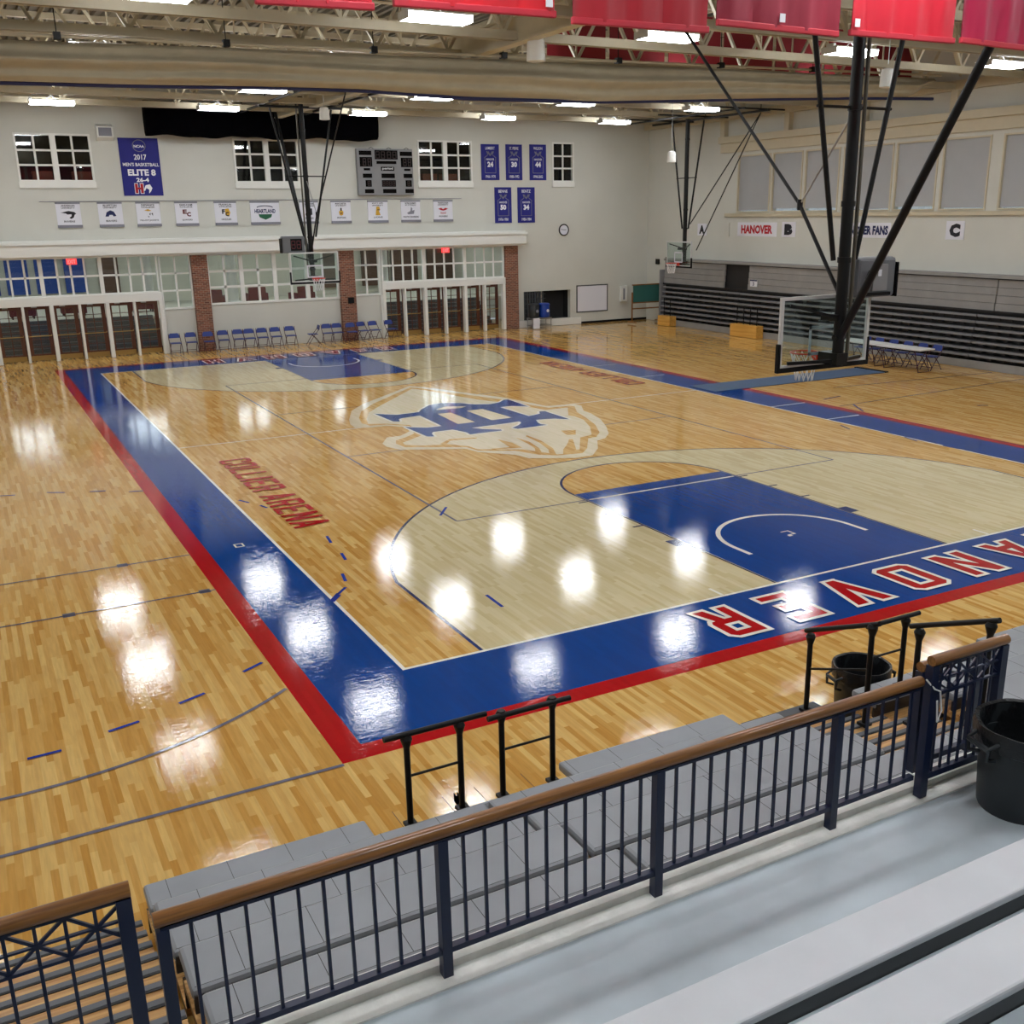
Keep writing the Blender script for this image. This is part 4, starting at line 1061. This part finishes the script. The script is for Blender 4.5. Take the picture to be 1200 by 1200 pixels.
# chalkboard on stand
o = root('chalkboard', (25.35, 31.7, 0), 'green chalkboard on a rolling stand in the corner', 'chalkboard')
cb0, cb1 = ony(742, 350, 31.8), ony(772, 350, 31.8)
xa, xb = cb0.x, cb1.x
G().box(xa, xb, 31.78, 31.82, 1.02, 1.82).build('board_panel', 'chalk_green', o)
g = G(); g.box(xa - .05, xb + .05, 31.76, 31.84, 1.82, 1.87); g.box(xa - .05, xb + .05, 31.72, 31.84, .97, 1.02)
for x in (xa - .08, xb + .03): g.box(x, x + .05, 31.77, 31.83, .08, 1.5); g.box(x, x + .05, 31.45, 32.15, .05, .1)
g.box(xa, xb, 31.78, 31.82, .68, .74)
g.build('stand', 'handrail_wood', o)

# folding chairs
def folding_chair():
    o = root('folding_chair', (0, 0, 0), None, 'folding chair', 'blue folding chairs along the far wall')
    g = G(); g.box(-.20, .20, -.20, .18, .43, .46); g.build('seat', 'chair_blue', o, local=True, bevel=.012)
    g = G(); g.poly([(-.21, 0), (.21, 0), (.21, .1), (.15, .19), (-.15, .19), (-.21, .1)], (0, .25, .62), (1, 0, 0), (0, .18, .98), .025); g.build('backrest', 'chair_blue', o, local=True, bevel=.006)
    for s in (-1, 1):
        g = G(); g.tube([(s * .22, -.26, 0), (s * .22, .0, .38), (s * .22, .22, .64), (s * .21, .27, .80)], .013, 6); g.build('front_leg', 'chair_maroon', o, local=True)
        g = G(); g.tube([(s * .19, .30, 0), (s * .19, .10, .28), (s * .19, -.08, .45)], .013, 6); g.build('rear_leg', 'chair_maroon', o, local=True)
    g = G(); g.tube([(-.22, -.19, .1), (.22, -.19, .1)], .010, 5); g.tube([(-.19, .22, .12), (.19, .22, .12)], .010, 5); g.build('crossbar', 'chair_maroon', o, local=True)
    return o
fc = folding_chair()
CH = [(206, 'leftmost chair of the row, left of the left brick pillar'), (225, 'second chair from the left, beside the left brick pillar'), (245, 'chair in front of the left brick pillar'), (263, 'first chair right of the left brick pillar'), (281, 'second chair right of the left brick pillar'), (294, 'third chair right of the left brick pillar'), (309, 'fourth chair right of the left brick pillar'), (325, 'fifth chair right of the left brick pillar'), (342, 'sixth chair right of the left brick pillar, before the gap'),
      (371, 'chair turned sideways right of the gap'), (385.5, 'second chair left of the middle brick pillar'), (397.5, 'nearest chair left of the middle brick pillar'), (412.5, 'chair in front of the middle brick pillar'), (427.5, 'first chair right of the middle brick pillar'), (441, 'second chair right of the middle brick pillar'), (460, 'last chair at right, in front of the wooden doors')]
n = 0
for k, (u, lb) in enumerate(CH):
    x = ony(u, 400, 32.55).x; rz = random.uniform(-.05, .05) + (0.2 if k > 12 else 0)
    if k == 9: rz = -PI / 2 - .1; x -= .12
    lb = 'blue and maroon folding chair, ' + lb
    y = 32.6 if k not in (2, 12) else 32.45
    if k == 0: fc.location = (x, y, 0); fc.rotation_euler = (0, 0, rz); fc['label'] = lb
    else: copy_tree(fc, (x, y, 0), rz, lb)
# scorer tables with chairs at the right
def table():
    o = root('folding_table', (0, 0, 0), None, 'table', 'white folding tables by the right bleachers')
    G().box(-.38, .38, -.92, .92, .71, .755).build('tabletop', 'table_white', o, local=True, bevel=.01)
    for s in (-1, 1):
        g = G(); y = s * .72
        g.tube([(-.28, y - .12, 0), (.28, y - .12, 0)], .014, 6); g.tube([(-.26, y - .12, 0), (-.26, y + .1, .7)], .014, 6); g.tube([(.26, y - .12, 0), (.26, y + .1, .7)], .014, 6); g.tube([(-.26, y - .05, .25), (.26, y - .05, .25)], .010, 6)
        g.build('leg_frame', 'chair_maroon', o, local=True)
    return o
t0 = table(); t0.location = (23.72, 13.95, 0); t0.rotation_euler = (0, 0, .03); t0['label'] = 'white folding table by the right bleachers, nearer one with its end free'
copy_tree(t0, (23.75, 15.85, 0), .0, 'white folding table by the right bleachers, partly behind the near backboard')
for k, (x, y, rz, lb) in enumerate(((24.35, 13.35, 0, 'nearest the free end of the white tables'), (24.35, 13.95, 0, 'second from the free end of the white tables'), (24.35, 14.6, 0, 'third from the free end of the white tables'), (24.35, 15.25, 0, 'fourth from the free end of the white tables'), (24.35, 15.9, 0, 'fifth from the free end of the white tables'), (24.35, 16.5, 0, 'farthest behind the white tables'))):
    c = copy_tree(fc, (x, y, 0), -PI / 2, 'blue folding chair ' + lb); c['group'] = 'blue folding chairs at the white tables'
for k, y in enumerate((13.2, 13.75, 14.3, 14.9, 15.5, 16.1)):
    pass
# slate floor runner
g = G(); g.box(15.5, 22.6, 13.72, 15.0, -.004, .012); g.build('floor_runner', 'mat_slate', label='long slate blue mat lying from the sideline to the white tables', cat='mat')
# floor level black edge strip at the end of the mat
g = G(); g.box(22.62, 22.75, 13.7, 15.1, -.004, .03); g.build('edge_strip', 'black', label='black strip across the right end of the slate mat', cat='strip')

# =================================================================== RIGHT BLEACHERS (closed)
def right_bleachers():
    y1 = 31.1; yseg = [31.1, 25.4, 19.2, 13.0, 6.8, .6, -5.6]
    o = root('telescoping_bleachers', (26.1, 12, 0), 'long closed grey telescoping bleachers along the right wall', 'bleachers')
    XF = 25.75
    ya = -6.0
    G().box(XF - .02, XF + .03, ya, y1, 0.0, .26).build('front_skirt', 'bleach_board', o)
    nrow = 7; z0, z1 = .32, 1.86; dz = (z1 - z0) / nrow
    for k in range(nrow):
        z = z0 + dz * k; g = G(); xo = .035 * k
        for a, b in zip(yseg, yseg[1:]):
            g.box(XF + xo - .02, XF + .35, b + .02, a - .02, z + .06, z + .135)
        g.build('seat_row', 'bleach_seat', o, bevel=.01)
        g = G(); y = y1 - .4
        while y > ya:
            g.box(XF + xo + .02, XF + .3, y - .2, y - .02, z - .0, z + .06); y -= .46
        g.box(XF + .28, XF + .31, ya, y1 - .4, z, z + .06)
        g.build('seat_bracket', 'bleach_dark', o)
    G().box(XF + .36, XF + .5, ya, y1, .1, 1.95).build('under_structure', 'bleach_dark', o)
    for k in range(4):
        z = 1.93 + k * .255; g = G(); xx = XF + .24 + .02 * k
        for a, b in ((31.1, 26.55), (24.9, 12.4), (12.35, -6)):
            g.box(xx, xx + .08, b, a, z, z + .243)
        g.build('riser_board', 'bleach_board', o)
    G().box(XF + .40, XF + .42, ya, y1, 1.9, 2.98).build('back_panel', 'bleach_dark', o)
    G().box(XF + .2, XW - .002, ya, y1 - .0, 2.98, 3.08).build('top_deck', 'bleach_board', o)
    G().box(XF + .05, XF + .55, y1, y1 + .12, 0, 2.55).build('end_panel', 'bleach_seat', o)
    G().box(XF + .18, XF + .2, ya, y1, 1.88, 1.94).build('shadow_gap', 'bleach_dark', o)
    return XF
XF = right_bleachers()
p = onx(883, 332, XF + .2)
o = root('number_sign', (XF + .2, p.y, p.z), 'small white number sign on the upper boards of the right bleachers', 'sign')
G().box(XF + .2, XF + .235, p.y - .22, p.y + .22, p.z - .14, p.z + .14).build('plate', 'banner_white', o)
g = G(); text(g, '3', (XF + .196, p.y, p.z - .02), (0, -1, 0), (0, 0, 1), .1, .16, .03); g.box(XF + .19, XF + .2, p.y - .22, p.y + .22, p.z + .09, p.z + .14); g.build('lettering', 'ink_navy', o)
for (u0, u1, lb, nb) in ((776, 790, 'small orange plywood box at the far end of the right bleachers', 2), (861, 892, 'wide orange plywood box in front of the right bleachers', 4)):
    a = onx(u0, 400, XF - .12).y; b = onx(u1, 400, XF - .12).y
    o = root('plywood_box', (XF - .2, (a + b) / 2, 0), lb, 'box')
    G().box(XF - .42, XF - .04, b, a, 0, .52 if nb == 4 else .46).build('case', 'plywood', o, bevel=.01)
    o2 = root('aisle_rail', (XF - .2, (a + b) / 2, .5), 'black tubular rail standing on the ' + ('small' if nb == 2 else 'wide') + ' orange plywood box', 'rail')
    g = G()
    for k in range(nb):
        y = a + (b - a) * (k + .5) / nb; g.tube([(XF - .22, y, .46), (XF - .22, y, 1.28)], .022, 6)
    g.tube([(XF - .22, a + (b - a) * .5 / nb, 1.28), (XF - .22, a + (b - a) * (nb - .5) / nb, 1.28)], .02, 6)
    g.build('rail_frame', 'black_steel', o2)
# wall signs
SG = [(('A'), 818, 828, 262, 276, 'ink_black', 'A'), ('B', 917, 932, 260, 278, 'ink_black', 'B'), ('C', 1110, 1129, 259, 281, 'ink_black', 'C')]
for (t, u0, u1, v0, v1, ink, nm) in SG:
    a, b = onx(u0, v0, XW), onx(u1, v1, XW)
    z1, z0 = a.z, b.z; yA, yB = a.y, b.y
    o = root('section_sign', (XW, (yA + yB) / 2, z0), 'white square sign with black letter %s on the right wall' % t, 'sign', 'section letter signs')
    G().box(XW - .02, XW, yB, yA, z0, z1).build('plate', 'banner_white', o)
    g = G(); text(g, t, (XW - .025, (yA + yB) / 2, (z0 + z1) / 2), (0, -1, 0), (0, 0, 1), (yA - yB) * .6, (z1 - z0) * .72, .08); g.build('lettering', ink, o)
for (t, u0, u1, v0, v1, ink, lb, fw_) in (('HANOVER', 865, 910, 260.5, 277.5, 'ink_red', 'long white sign with red lettering between letters A and B', .8), ('HANOVER FANS', 985, 1043, 261, 279, 'ink_navy', 'long white sign with navy lettering partly behind the hoop mast', .92)):
    a, b = onx(u0, v0, XW), onx(u1, v1, XW)
    o = root('wall_sign', (XW, (a.y + b.y) / 2, b.z), lb, 'sign')
    G().box(XW - .02, XW, b.y, a.y, b.z, a.z).build('plate', 'banner_white', o)
    g = G(); text(g, t, (XW - .025, (a.y + b.y) / 2, (a.z + b.z) / 2), (0, -1, 0), (0, 0, 1), (a.y - b.y) * fw_, (a.z - b.z) * .62, .05); g.build('lettering', ink, o)
a, b = onx(842, 261, XW), onx(855, 277, XW)
G().box(XW - .05, XW, b.y, a.y, b.z, a.z).build('access_panel', 'wall_paint', label='blank cream square panel on the right wall beside letter A', cat='panel')

# =================================================================== RED BANNERS (near, overhead)
def red_banner(u0, v0, u1, v1, m_, lb, yy, tagpos=None):
    a, b = ony(u0, v0, yy), ony(u1, v1, yy); zt = 9.0
    o = root('hanging_banner', ((a.x + b.x) / 2, yy, a.z), lb, 'banner', 'red banners hanging from the roof')
    g = G(); nx, nz = 24, 18
    for s in (0, 1):
        for j in range(nz + 1):
            for i in range(nx + 1):
                x = a.x + (b.x - a.x) * i / nx; zb = a.z + (b.z - a.z) * i / nx; z = zb + (zt - zb) * j / nz
                w_ = .022 * math.sin(i * .9 + j * .12 + a.x * 5) + .012 * math.sin(i * 2.1 - j * .3)
                g.v.append((x, yy + w_ * (1 - .6 * j / nz) + s * .012, z))
    st = (nx + 1) * (nz + 1)
    for s in (0, 1):
        for j in range(nz):
            for i in range(nx):
                q = s * st + j * (nx + 1) + i; f = (q, q + 1, q + nx + 2, q + nx + 1); g.f.append(f if s == 0 else f[::-1]); g.m.append(0)
    for i in range(nx): g.f.append((i + 1, i, st + i, st + i + 1)); g.m.append(0)
    g.build('cloth', m_, o, smooth=True)
    g = G(); g.box(a.x, b.x, yy - .035, yy + .035, 0, .001) if False else None
    g = G(); g.bar((a.x - .01, yy, a.z), (b.x + .01, yy, b.z), .05, .06); g.build('hem', 'banner_hem', o, bevel=.01)
    G().tube([(a.x, yy, zt), (b.x, yy, zt)], .02, 6).build('top_rod', 'metal', o)
    if tagpos:
        t = tagpos; x = a.x + (b.x - a.x) * t; z = a.z + (b.z - a.z) * t
        G().box(x - .035, x + .035, yy - .042, yy - .036, z + .05, z + .13).build('care_label', 'ink_white', o)
YBN = -2.0
red_banner(300, 0, 437, 8, 'banner_red_d', 'leftmost bright red banner, only its bottom hem in view', YBN)
red_banner(462, 3, 650, 17, 'banner_red_a', 'wide bright red banner, second from the left with white corner label', YBN, .95)
red_banner(671, 24, 829, 35, 'banner_red_b', 'dark red banner hanging third from the left', YBN)
red_banner(841, 26, 981, 40, 'banner_red_c', 'dusky wine red banner, third from the right', YBN, .5)
red_banner(996, 38, 1117, 48, 'banner_red_d', 'bright red banner in front of the thick black mast', YBN, .04)
red_banner(1126, 47, 1230, 60, 'banner_red_e', 'magenta banner at the right edge of the picture', YBN)
# maroon banners hanging further away among the trusses at the right
for k in range(7):
    x = 11.6 + k * 2.1
    G().box(x, x + 1.95, 16.9, 16.93, 9.15, 10.9).build('roof_banner', 'maroon_cloth', label='dark red cloth banner up among the roof beams, number %s counted from the left' % ('one', 'two', 'three', 'four', 'five', 'six', 'seven')[k], cat='banner', group='dark red banners among the trusses')

# =================================================================== NEAR BLEACHERS
RD, RZ, SD = .61, .245, .33
def row_y(k): return -3.52 - RD * k - (.14 if k == 4 else 0)
def row_z(k): return .43 + RZ * k
def near_section(lb, x0, x1, rows, x1s=None, x0s=None, notch=None):
    o = root('telescoping_bleachers', ((x0 + x1) / 2, -5, 0), lb, 'bleachers', 'open grey bleacher sections below the railing')
    for k in rows:
        a, b = (x0s or {}).get(k, x0), (x1s or {}).get(k, x1)
        yf, z = row_y(k), row_z(k)
        segs = [(a, b, yf)]
        if k == 0 and notch: segs = [(a, notch[0], yf), (notch[0], notch[1], yf - .25), (notch[1], b, yf)]
        SD = {3: .42, 4: .29}.get(k, .33)
        g = G(); g.mi = 0
        for (p_, q_, y_) in segs: g.box(p_, q_, yf - SD, y_, z - .085, z)
        g.build('seat_row', 'seat_grey', o, bevel=.028)
        g = G(); x = a + .457 * (.35 + .3 * (k % 2))
        while x < b - .05: g.box(x, x + .004, yf - SD + .03, yf - .01, z - .001, z + .0006); x += .457
        g.box(a + .02, b - .02, yf - SD + .028, yf - SD + .031, z - .001, z + .0006)
        tag(g.build('seat_seam', 'seat_grey_edge', o))
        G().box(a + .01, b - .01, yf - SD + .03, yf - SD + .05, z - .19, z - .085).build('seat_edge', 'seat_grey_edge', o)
        G().box(a + .01, b - .01, yf - SD - .006, yf - SD + .02, z - .088, z - .034).build('rear_shade_strip', 'seat_grey_edge', o, bevel=.004)  # dark strip paints in the shade along the seat's rear edge
        zd = z - .18
        G().box(a, b, yf - RD - .02, yf - .06, zd - .06, zd - .0).build('foot_deck', 'step_wood', o)
        G().box(a, b, yf - .08, yf - .05, zd - .2, zd).build('riser', 'seat_grey_edge', o)
    return o
near_section('open grey bleacher section left of the accessible notch', -3.5, -.94, range(0, 5), notch=(-1.75, -.94))
near_section('open grey bleacher section between the seam and the right aisle', -.91, 2.2, range(0, 5), x1s={0: 2.0, 1: 2.15, 2: 1.9, 3: 1.78, 4: 2.45}, notch=(-.91, .1))
near_section('grey bleacher section right of the right aisle', 3.6, 12.0, range(0, 5), x0s={0: 5.7, 1: 3.1, 2: 3.45, 3: 3.15, 4: 3.6})
near_section('grey bleacher section left of the left aisle, mostly out of frame', -11.4, -4.95, range(0, 5))
def aisle(xs, x1, lb):
    o = root('aisle_steps', ((xs[0] + x1) / 2, -5, 0), lb, 'steps', 'wooden aisle steps of the near bleachers')
    for k in range(10):
        x0 = xs[min(k // 2, len(xs) - 1)]; y = -3.62 - .305 * k; z = .22 + .1225 * k
        G().box(x0, x1, y - .29, y - .07, z - .04, z).build('tread', 'step_wood', o)
        G().box(x0, x1, y - .075, y - .026, z - .045, z + .004).build('nosing', 'nosing', o)
        G().box(x0, x1, y - .10, y - .082, z + .0, z + .006).build('grip_strip', 'bleach_dark', o)
        G().box(x0, x1, y - .31, y - .285, z - .04, z + .07).build('riser', 'bleach_dark', o)
aisle([-4.93], -3.55, 'wooden aisle steps with grey nosings at the lower left behind the gate')
aisle([2.17, 2.17, 1.93, 1.93, 2.47], 3.08, 'wooden aisle steps with grey nosings left of the big trash can')
# dark front board with rail foot beside the right aisle
G().box(2.02, 2.95, -3.98, -3.78, .36, .43).build('front_board', 'bench_side', label='dark grey board along the floor at the foot of the right aisle', cat='board')

def aisle_rail(name, lb, posts, p0, p1, zmid=.5, drop=None):
    """posts: list of (x,y,z0,z1); top rail from p0 to p1"""
    o = root(name, posts[0][:3], lb, 'handrail', 'black bleacher handrails')
    for (x, y, a, b) in posts:
        G().tube([(x, y, a), (x, y, b)], .026, 10).build('post', 'black_steel', o, smooth=True)
        G().box(x - .05, x + .05, y - .05, y + .05, a, a + .03).build('foot_plate', 'black_steel', o, bevel=.005)
    G().tube([p0, p1], .024, 10).build('top_rail', 'black_steel', o, smooth=True)
    (x, y, a, b), (x2, y2, a2, b2) = posts[0], posts[-1]
    za, zb = a + (b - a) * .56, a2 + (b2 - a2) * .56
    G().tube([(x, y, za), (x2, y2, zb)], .012, 8).build('mid_rail', 'black_steel', o)
    for c_ in ((x, y, b), (x2, y2, b2)): G().lathe([(.026, -.10), (.05, -.02), (.034, .012)], c_, 10).build('collar', 'black_steel', o, smooth=True)
y_ = -3.80
aisle_rail('handrail', 'short black handrail at the front row, left one of the near pair', [(-1.45, y_, .43, 1.24), (-.985, y_, .43, 1.24)], (-1.64, y_, 1.26), (-.74, y_, 1.26))
aisle_rail('handrail', 'short black handrail at the front row, right one of the near pair', [(-.60, y_, .43, 1.24), (-.11, y_, .43, 1.24)], (-.74, y_ - .03, 1.22), (.05, y_ - .03, 1.22))
aisle_rail('handrail', 'black handrail at the foot of the right aisle, left of the small trash can', [(2.74, -3.9, .43, 1.25), (2.74, -4.66, .62, 1.62)], (2.74, -3.83, 1.27), (2.74, -4.74, 1.66))
hb, ht = ony(1022, 800, -4.3), ony(1023, 735, -4.3)
xA = ony(1023, 735, -4.33).x; xB = ony(1062, 722, -4.33).x; zT = ony(1023, 735, -4.33).z
aisle_rail('handrail', 'black handrail behind the small trash can at the front of the right section', [(xA, -4.33, .675, zT), (xB, -4.33, .675, zT)], (xA - .08, -4.33, zT + .02), (xB + .18, -4.33, zT + .02))
aisle_rail('handrail', 'black handrail in the right aisle nearest the gate', [(2.74, -5.18, .86, 1.76), (2.74, -5.86, 1.10, 2.06)], (2.74, -5.08, 1.76), (2.74, -5.93, 2.11))

# railing along the walkway
ZF = 1.6; YR = -6.83
def railing_main():
    o = root('guard_railing', (-1.4, YR, ZF), 'long navy metal railing with wooden top rail across the foreground', 'railing')
    x0, x1 = -3.73, .80
    G().tube([(x0, YR, 2.425), (x1, YR, 2.425)], [.034, .034], 14).build('wood_rail', 'handrail_wood', o, smooth=True)
    G().box(x0 + .02, x1 - .02, YR - .02, YR + .02, 2.375, 2.392).build('rail_channel', 'navy_paint', o)
    G().box(x0 + .03, x1, YR - .02, YR + .02, 1.745, 1.775).build('bottom_rail', 'navy_paint', o)
    px = [-3.70, -2.43, -1.17, .12]
    for x in px: G().box(x - .026, x + .026, YR - .026, YR + .026, ZF if x > -3.6 else ZF, 2.38).build('post', 'navy_paint', o)
    for a, b in zip(px, px[1:] + [.85]):
        n = max(2, round((b - a) / .116))
        for k in range(1, n):
            x = a + (b - a) * k / n
            G().box(x - .0075, x + .0075, YR - .0075, YR + .0075, 1.775, 2.378).build('baluster', 'navy_paint', o)
railing_main()
def gate(lb, x0, x1, y, zt, lattice=True, posts=(1, 1), nb=.075):
    o = root('railing_gate', ((x0 + x1) / 2, y, ZF), lb, 'gate')
    zb = 1.74
    G().tube([(x0 - .02, y, zt), (x1 + .03, y, zt)], .034, 14).build('wood_rail', 'handrail_wood', o, smooth=True)
    for x, f in ((x0, posts[0]), (x1, posts[1])):
        if f: G().box(x - .03, x + .03, y - .028, y + .028, 1.62 if f == 2 else 1.70, zt - .03).build('post', 'navy_paint', o)
    G().box(x0, x1, y - .02, y + .02, zb, zb + .04).build('bottom_rail', 'navy_paint', o)
    zl0, zl1 = zt - .225, zt - .045
    g = G(); g.box(x0, x1, y - .01, y + .01, zl0 - .015, zl0); g.box(x0, x1, y - .008, y + .008, (zl0 + zl1) / 2 - .005, (zl0 + zl1) / 2 + .005); g.box(x0, x1, y - .014, y + .014, zl1, zl1 + .012)
    n = max(2, round((x1 - x0) / .235)); w_ = (x1 - x0) / n
    for k in range(n):
        a = x0 + w_ * k
        g.bar((a, y, zl0), (a + w_, y, zl1), .012, .014); g.bar((a, y, zl1), (a + w_, y, zl0), .012, .014)
    g.build('lattice', 'navy_paint', o)
    n2 = round((x1 - x0) / nb)
    for k in range(1, n2):
        x = x0 + (x1 - x0) * k / n2
        G().box(x - .007, x + .007, y - .007, y + .007, zb + .04, zl1).build('baluster', 'navy_paint', o)
    return o
gate('navy metal gate with crossed lattice and wooden top at lower left', -5.6, -3.83, YR, 2.61, nb=.112)
gate('navy metal gate with crossed lattice left of the big trash can', .86, 1.50, YR - .03, 2.56, posts=(2, 2), nb=.078)
gate('second navy gate leaf with wooden top, just behind the right gate', .95, 1.48, YR + .12, 2.44, nb=.09)
# plastic tie hanging at the joint
G().tube([(.80, YR - .04, 2.45), (.86, YR - .06, 2.38), (.90, YR - .07, 2.36), (.93, YR - .07, 2.22), (.90, YR - .07, 2.15), (.88, YR - .07, 2.30)], .006, 5).build('plastic_tie', 'tape_white', label='thin white plastic tie looped at the joint of railing and right gate', cat='tie')
# walkway, curb
G().box(XL, XW - .8, YN, -6.92, 1.2, ZF).build('walkway_floor', 'concrete_floor', kind='structure')
G().box(XL, XW - .8, -6.92, -6.80, 1.2, 1.612).build('walkway_ledge', 'concrete_curb', kind='structure')
G().box(XL, XW - .8, -6.80, -6.665, 0, 1.655).build('walkway_curb', 'concrete_curb', kind='structure')
# upper benches
BY, BZ = -7.84, 2.0
for k, nm in enumerate(('lowest grey bench plank at lower right, beside the walkway', 'second grey bench plank up from the walkway', 'third grey bench plank, at the bottom right corner')):
    yf, z = BY - .615 * k, BZ + .28 * k
    o = root('bleacher_bench', (4, yf - .14, z - .4), nm, 'bench', 'grey bench planks beside the walkway')
    G().box(-6.0, 14, yf - .285, yf, z - .045, z).build('seat_plank', 'bench_alu', o, bevel=.012)
    G().box(-6.0, 14, yf - .275, yf - .24, z - .30, z - .045).build('support_rail', 'bench_side', o)
    G().box(-6.0, 14, yf - .62, yf - .28, z - .17, z - .13).build('foot_plank', 'concrete_floor', o)
    for x in (-4.5, -2, .5, 3, 6, 9, 12): G().box(x - .03, x + .03, yf - .22, yf - .06, ZF + (0 if k == 0 else .02), z - .045).build('bracket', 'bench_side', o)
for k in range(1, 4): pass
G().box(-6, 14, -8.46, -8.40, ZF, 1.86).build('bench_riser', 'bleach_dark', kind='structure')

# trash cans
def trash_can(lb, c, r, h, bag=True):
    o = root('trash_can', c, lb, 'trash can')
    g = G(); n = 32
    prof = [(r * .82, 0), (r * .84, .02), (r * .93, h * .78), (r * .97, h * .80), (r * .98, h * .93), (r * 1.03, h * .95), (r * 1.03, h), (r * .96, h), (r * .94, h * .8), (r * .80, .04)]
    g.lathe(prof, c, n); g.build('body', 'bin_black', o, smooth=True)
    for s in (0, 1):
        t = PI * .93 + s * PI; dx, dy = math.cos(t), math.sin(t); ex, ey = -dy, dx
        R_ = r * 1.0
        q = lambda d, e, z: (c[0] + dx * d + ex * e, c[1] + dy * d + ey * e, c[2] + z)
        g = G(); g.tube([q(R_ * .98, -.1, h * .92), q(R_ + .06, -.09, h * .88), q(R_ + .06, -.08, h * .74), q(R_ * .97, -.07, h * .70)], .014, 6); g.tube([q(R_ * .98, .1, h * .92), q(R_ + .06, .09, h * .88), q(R_ + .06, .08, h * .74), q(R_ * .97, .07, h * .70)], .014, 6)
        g.tube([q(R_ + .06, -.09, h * .86), q(R_ + .06, .09, h * .86)], .018, 6)
        g.build('handle', 'bin_black', o, smooth=True)
    if bag:
        g = G(); n = 40; m = 8; i0 = 0
        prof = [(r * 1.05, -.10), (r * 1.06, -.02), (r * 1.045, .02), (r * .96, .012), (r * .93, -.12), (r * .86, -.3), (r * .6, -.42), (r * .1, -.45)]
        for (rr, zz) in prof:
            for j in range(n):
                t = 2 * PI * j / n; w_ = 1 + .012 * math.sin(7 * t + zz * 20) + random.uniform(-.008, .008)
                g.v.append((c[0] + rr * w_ * math.cos(t), c[1] + rr * w_ * math.sin(t), c[2] + h + zz + (random.uniform(-.012, .012) if zz < -.05 else 0)))
        for k in range(len(prof) - 1):
            for j in range(n): g.f.append((k * n + j, (k + 1) * n + j, (k + 1) * n + (j + 1) % n, k * n + (j + 1) % n)); g.m.append(0)
        g.build('liner_bag', 'bag_black', o, smooth=True)
trash_can('big black trash can with bin liner on the walkway at the right edge', (1.345, -7.22, ZF), .30, .56)
trash_can('smaller looking black trash can on the court floor between the handrails', (3.58, -3.80, 0), .285, .69)
